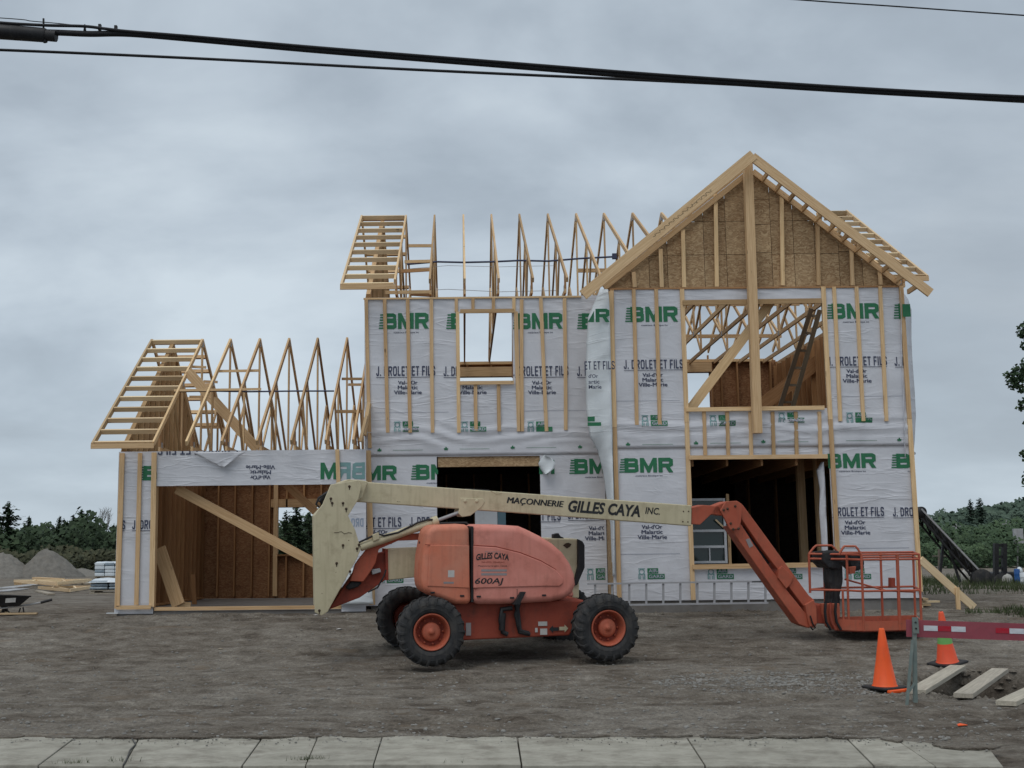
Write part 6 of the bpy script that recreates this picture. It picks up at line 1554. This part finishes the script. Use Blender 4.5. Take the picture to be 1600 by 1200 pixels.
# big tree outside the right edge whose branches reach in
TY = 34.0; tb = gpt(1760, 915); base = at(1760, 900, TY)
bt_ = empty('edge_tree', (base.x, TY, .55), 'leafy branches of a nearer tree reaching in from the right edge', 'tree')
r = random.Random(8); mb = MB(); TB = MB(); root = Vector((base.x, TY, .4)); cr = at(1740, 620, TY)
TB.tube([root, root.lerp(cr,.5)+Vector((.1,0,0)), cr, at(1730,480,TY)], .2, 10, rs=[.30,.24,.14,.05])
blobs = [((1588,592),15),((1596,582),15),((1576,588),9),((1584,600),10),((1598,604),12),((1600,628),9),((1595,636),7),((1602,515),14),((1597,523),8),((1605,540),10),((1604,712),10),((1597,709),5),((1612,700),10),((1612,575),20),((1604,660),5)]
for _ in range(40): blobs.append(((r.uniform(1625,1850), r.uniform(470,760)), r.uniform(20,38)))
for (c_, rad) in blobs:
    yy = TY + r.uniform(-.8,.8) if c_[0] > 1620 else TY; c = at(*c_, yy); s = rad*TY/1900
    for i in range(int(9 + rad*rad*.55)):
        d = rv(r); p = c + d*s; quad(mb, p, rv(r)+Vector((0,-.3,.5)), .055*r.uniform(.6,1.3), .75, r)
    TB.tube([cr.lerp(root, r.uniform(0,.5)), c.lerp(cr,.5)+Vector((0,0,-.1)), c], .03, 5, rs=[.06,.03,.008])
mb.build('crown', M_['leaf_mid'], bt_, fix=False); TB.build('trunk', M_['bark'], bt_)
# grass patches
def grass(name, cx, cy, rx, ry, n, seed, h=.12, m='grass'):
    r = random.Random(seed); mb = MB()
    for _ in range(n):
        a = r.random()*6.28; q = r.random()**.6; x = cx+rx*q*math.cos(a); y = cy+ry*q*math.sin(a)
        if noise.noise(Vector((x*1.3, y*1.3, seed))) < -.12: continue
        z = ground(x, y); hh = h*r.uniform(.4,1.3); d = Vector((r.uniform(-.5,.5), r.uniform(-.5,.5), 1))*hh; t = Vector((math.cos(a*3), math.sin(a*3), 0))*.008*(1+h*4)
        mb.add([Vector((x,y,z-.01))-t, Vector((x,y,z-.01))+t, Vector((x,y,z))+d], [(0,1,2)])
    return mb.build(name, M_[m], kind='stuff', fix=False)
g = gpt(1590, 957); grass('grass', g.x+.4, g.y, 1.3, .8, 1500, 1, .10)
g = gpt(1465, 925); grass('grass', g.x+1.2, g.y+6, 4.0, 9, 5000, 2, .2)
g = gpt(1545, 918); grass('grass', g.x+2, g.y+8, 9.0, 7, 6000, 5, .22)
g = gpt(100, 898); grass('grass', g.x+5, g.y+8, 22.0, 5, 6000, 4, .25, 'brush')
for i, (px, py, n) in enumerate(((485,1192,130),(115,1197,60),(190,1194,30),(700,1198,12))):
    p = on0(px, py, .0); p.y -= .03; r = random.Random(i); mb = MB()
    for _ in range(n):
        x = p.x + r.gauss(0,.06); y = p.y + r.gauss(0,.02); t = Vector((r.uniform(-1,1), r.uniform(-1,1), 0))*.005; mb.add([Vector((x,y,.0))-t, Vector((x,y,0))+t, Vector((x+r.uniform(-.03,.03), y+r.uniform(-.02,.02), .03+r.uniform(.01,.045)))], [(0,1,2)])
    mb.build('weeds', M_['grass'], kind='stuff', fix=False)
# litter
for (px, py, m, lab) in ((530,984,'decal_white','white scrap on the gravel right of the cream boom foot'), (494,962,'decal_white','white scrap under the cream upright'), (345,1015,'old_board','thin grey stick lying on the open gravel at left'), (1504,1135,'cone_orange','small orange chip on the gravel below the planks')):
    p = gpt(px, py); o = MB().add([(-.045,-.02,.0),(.035,-.025,.006),(.05,.02,.0),(-.01,.035,.012),(-.04,.02,.004)], [(0,1,2,3,4)]).build('litter', M_[m], None, Matrix.Translation(p+Vector((0,0,.012))), fix=False); o.modifiers.new('t','SOLIDIFY').thickness = .006; tag(o, lab, 'litter', 'scraps on the gravel')

def soil(px, py, n, sx, sy, s):
    p = gpt(px, py); r = random.Random(px); mb = MB()
    for _ in range(n):
        x = p.x + r.gauss(0, sx); y = p.y + r.gauss(0, sy); q = s*r.uniform(.4, 1.2); z = ground(x, y)
        k = 6; ring = [(x+q*r.uniform(.7,1.2)*math.cos(6.283*i/k), y+q*r.uniform(.7,1.2)*math.sin(6.283*i/k), z-.01) for i in range(k)]
        mb.add(ring+[(x+q*r.uniform(-.3,.3), y+q*r.uniform(-.3,.3), z+q*r.uniform(.35,.7))], [(i, (i+1) % k, k) for i in range(k)])
    mb.build('soil_clods', M_['site_ground'], kind='stuff', fix=False)
for px, py, sx in ((672,1041,.26),(945,1033,.26),(640,1009,.2),(890,1000,.2)): soil(px, py, 160, sx, .10, .045)
soil(1460, 1092, 220, .6, .12, .05); soil(1540, 1050, 160, .5, .15, .05); soil(1430, 1060, 120, .2, .5, .05)
soil(1150, 953, 260, 1.9, .12, .05); soil(640, 956, 160, .7, .1, .05); soil(350, 962, 200, 1.3, .08, .04); soil(210, 958, 120, .4, .06, .04)
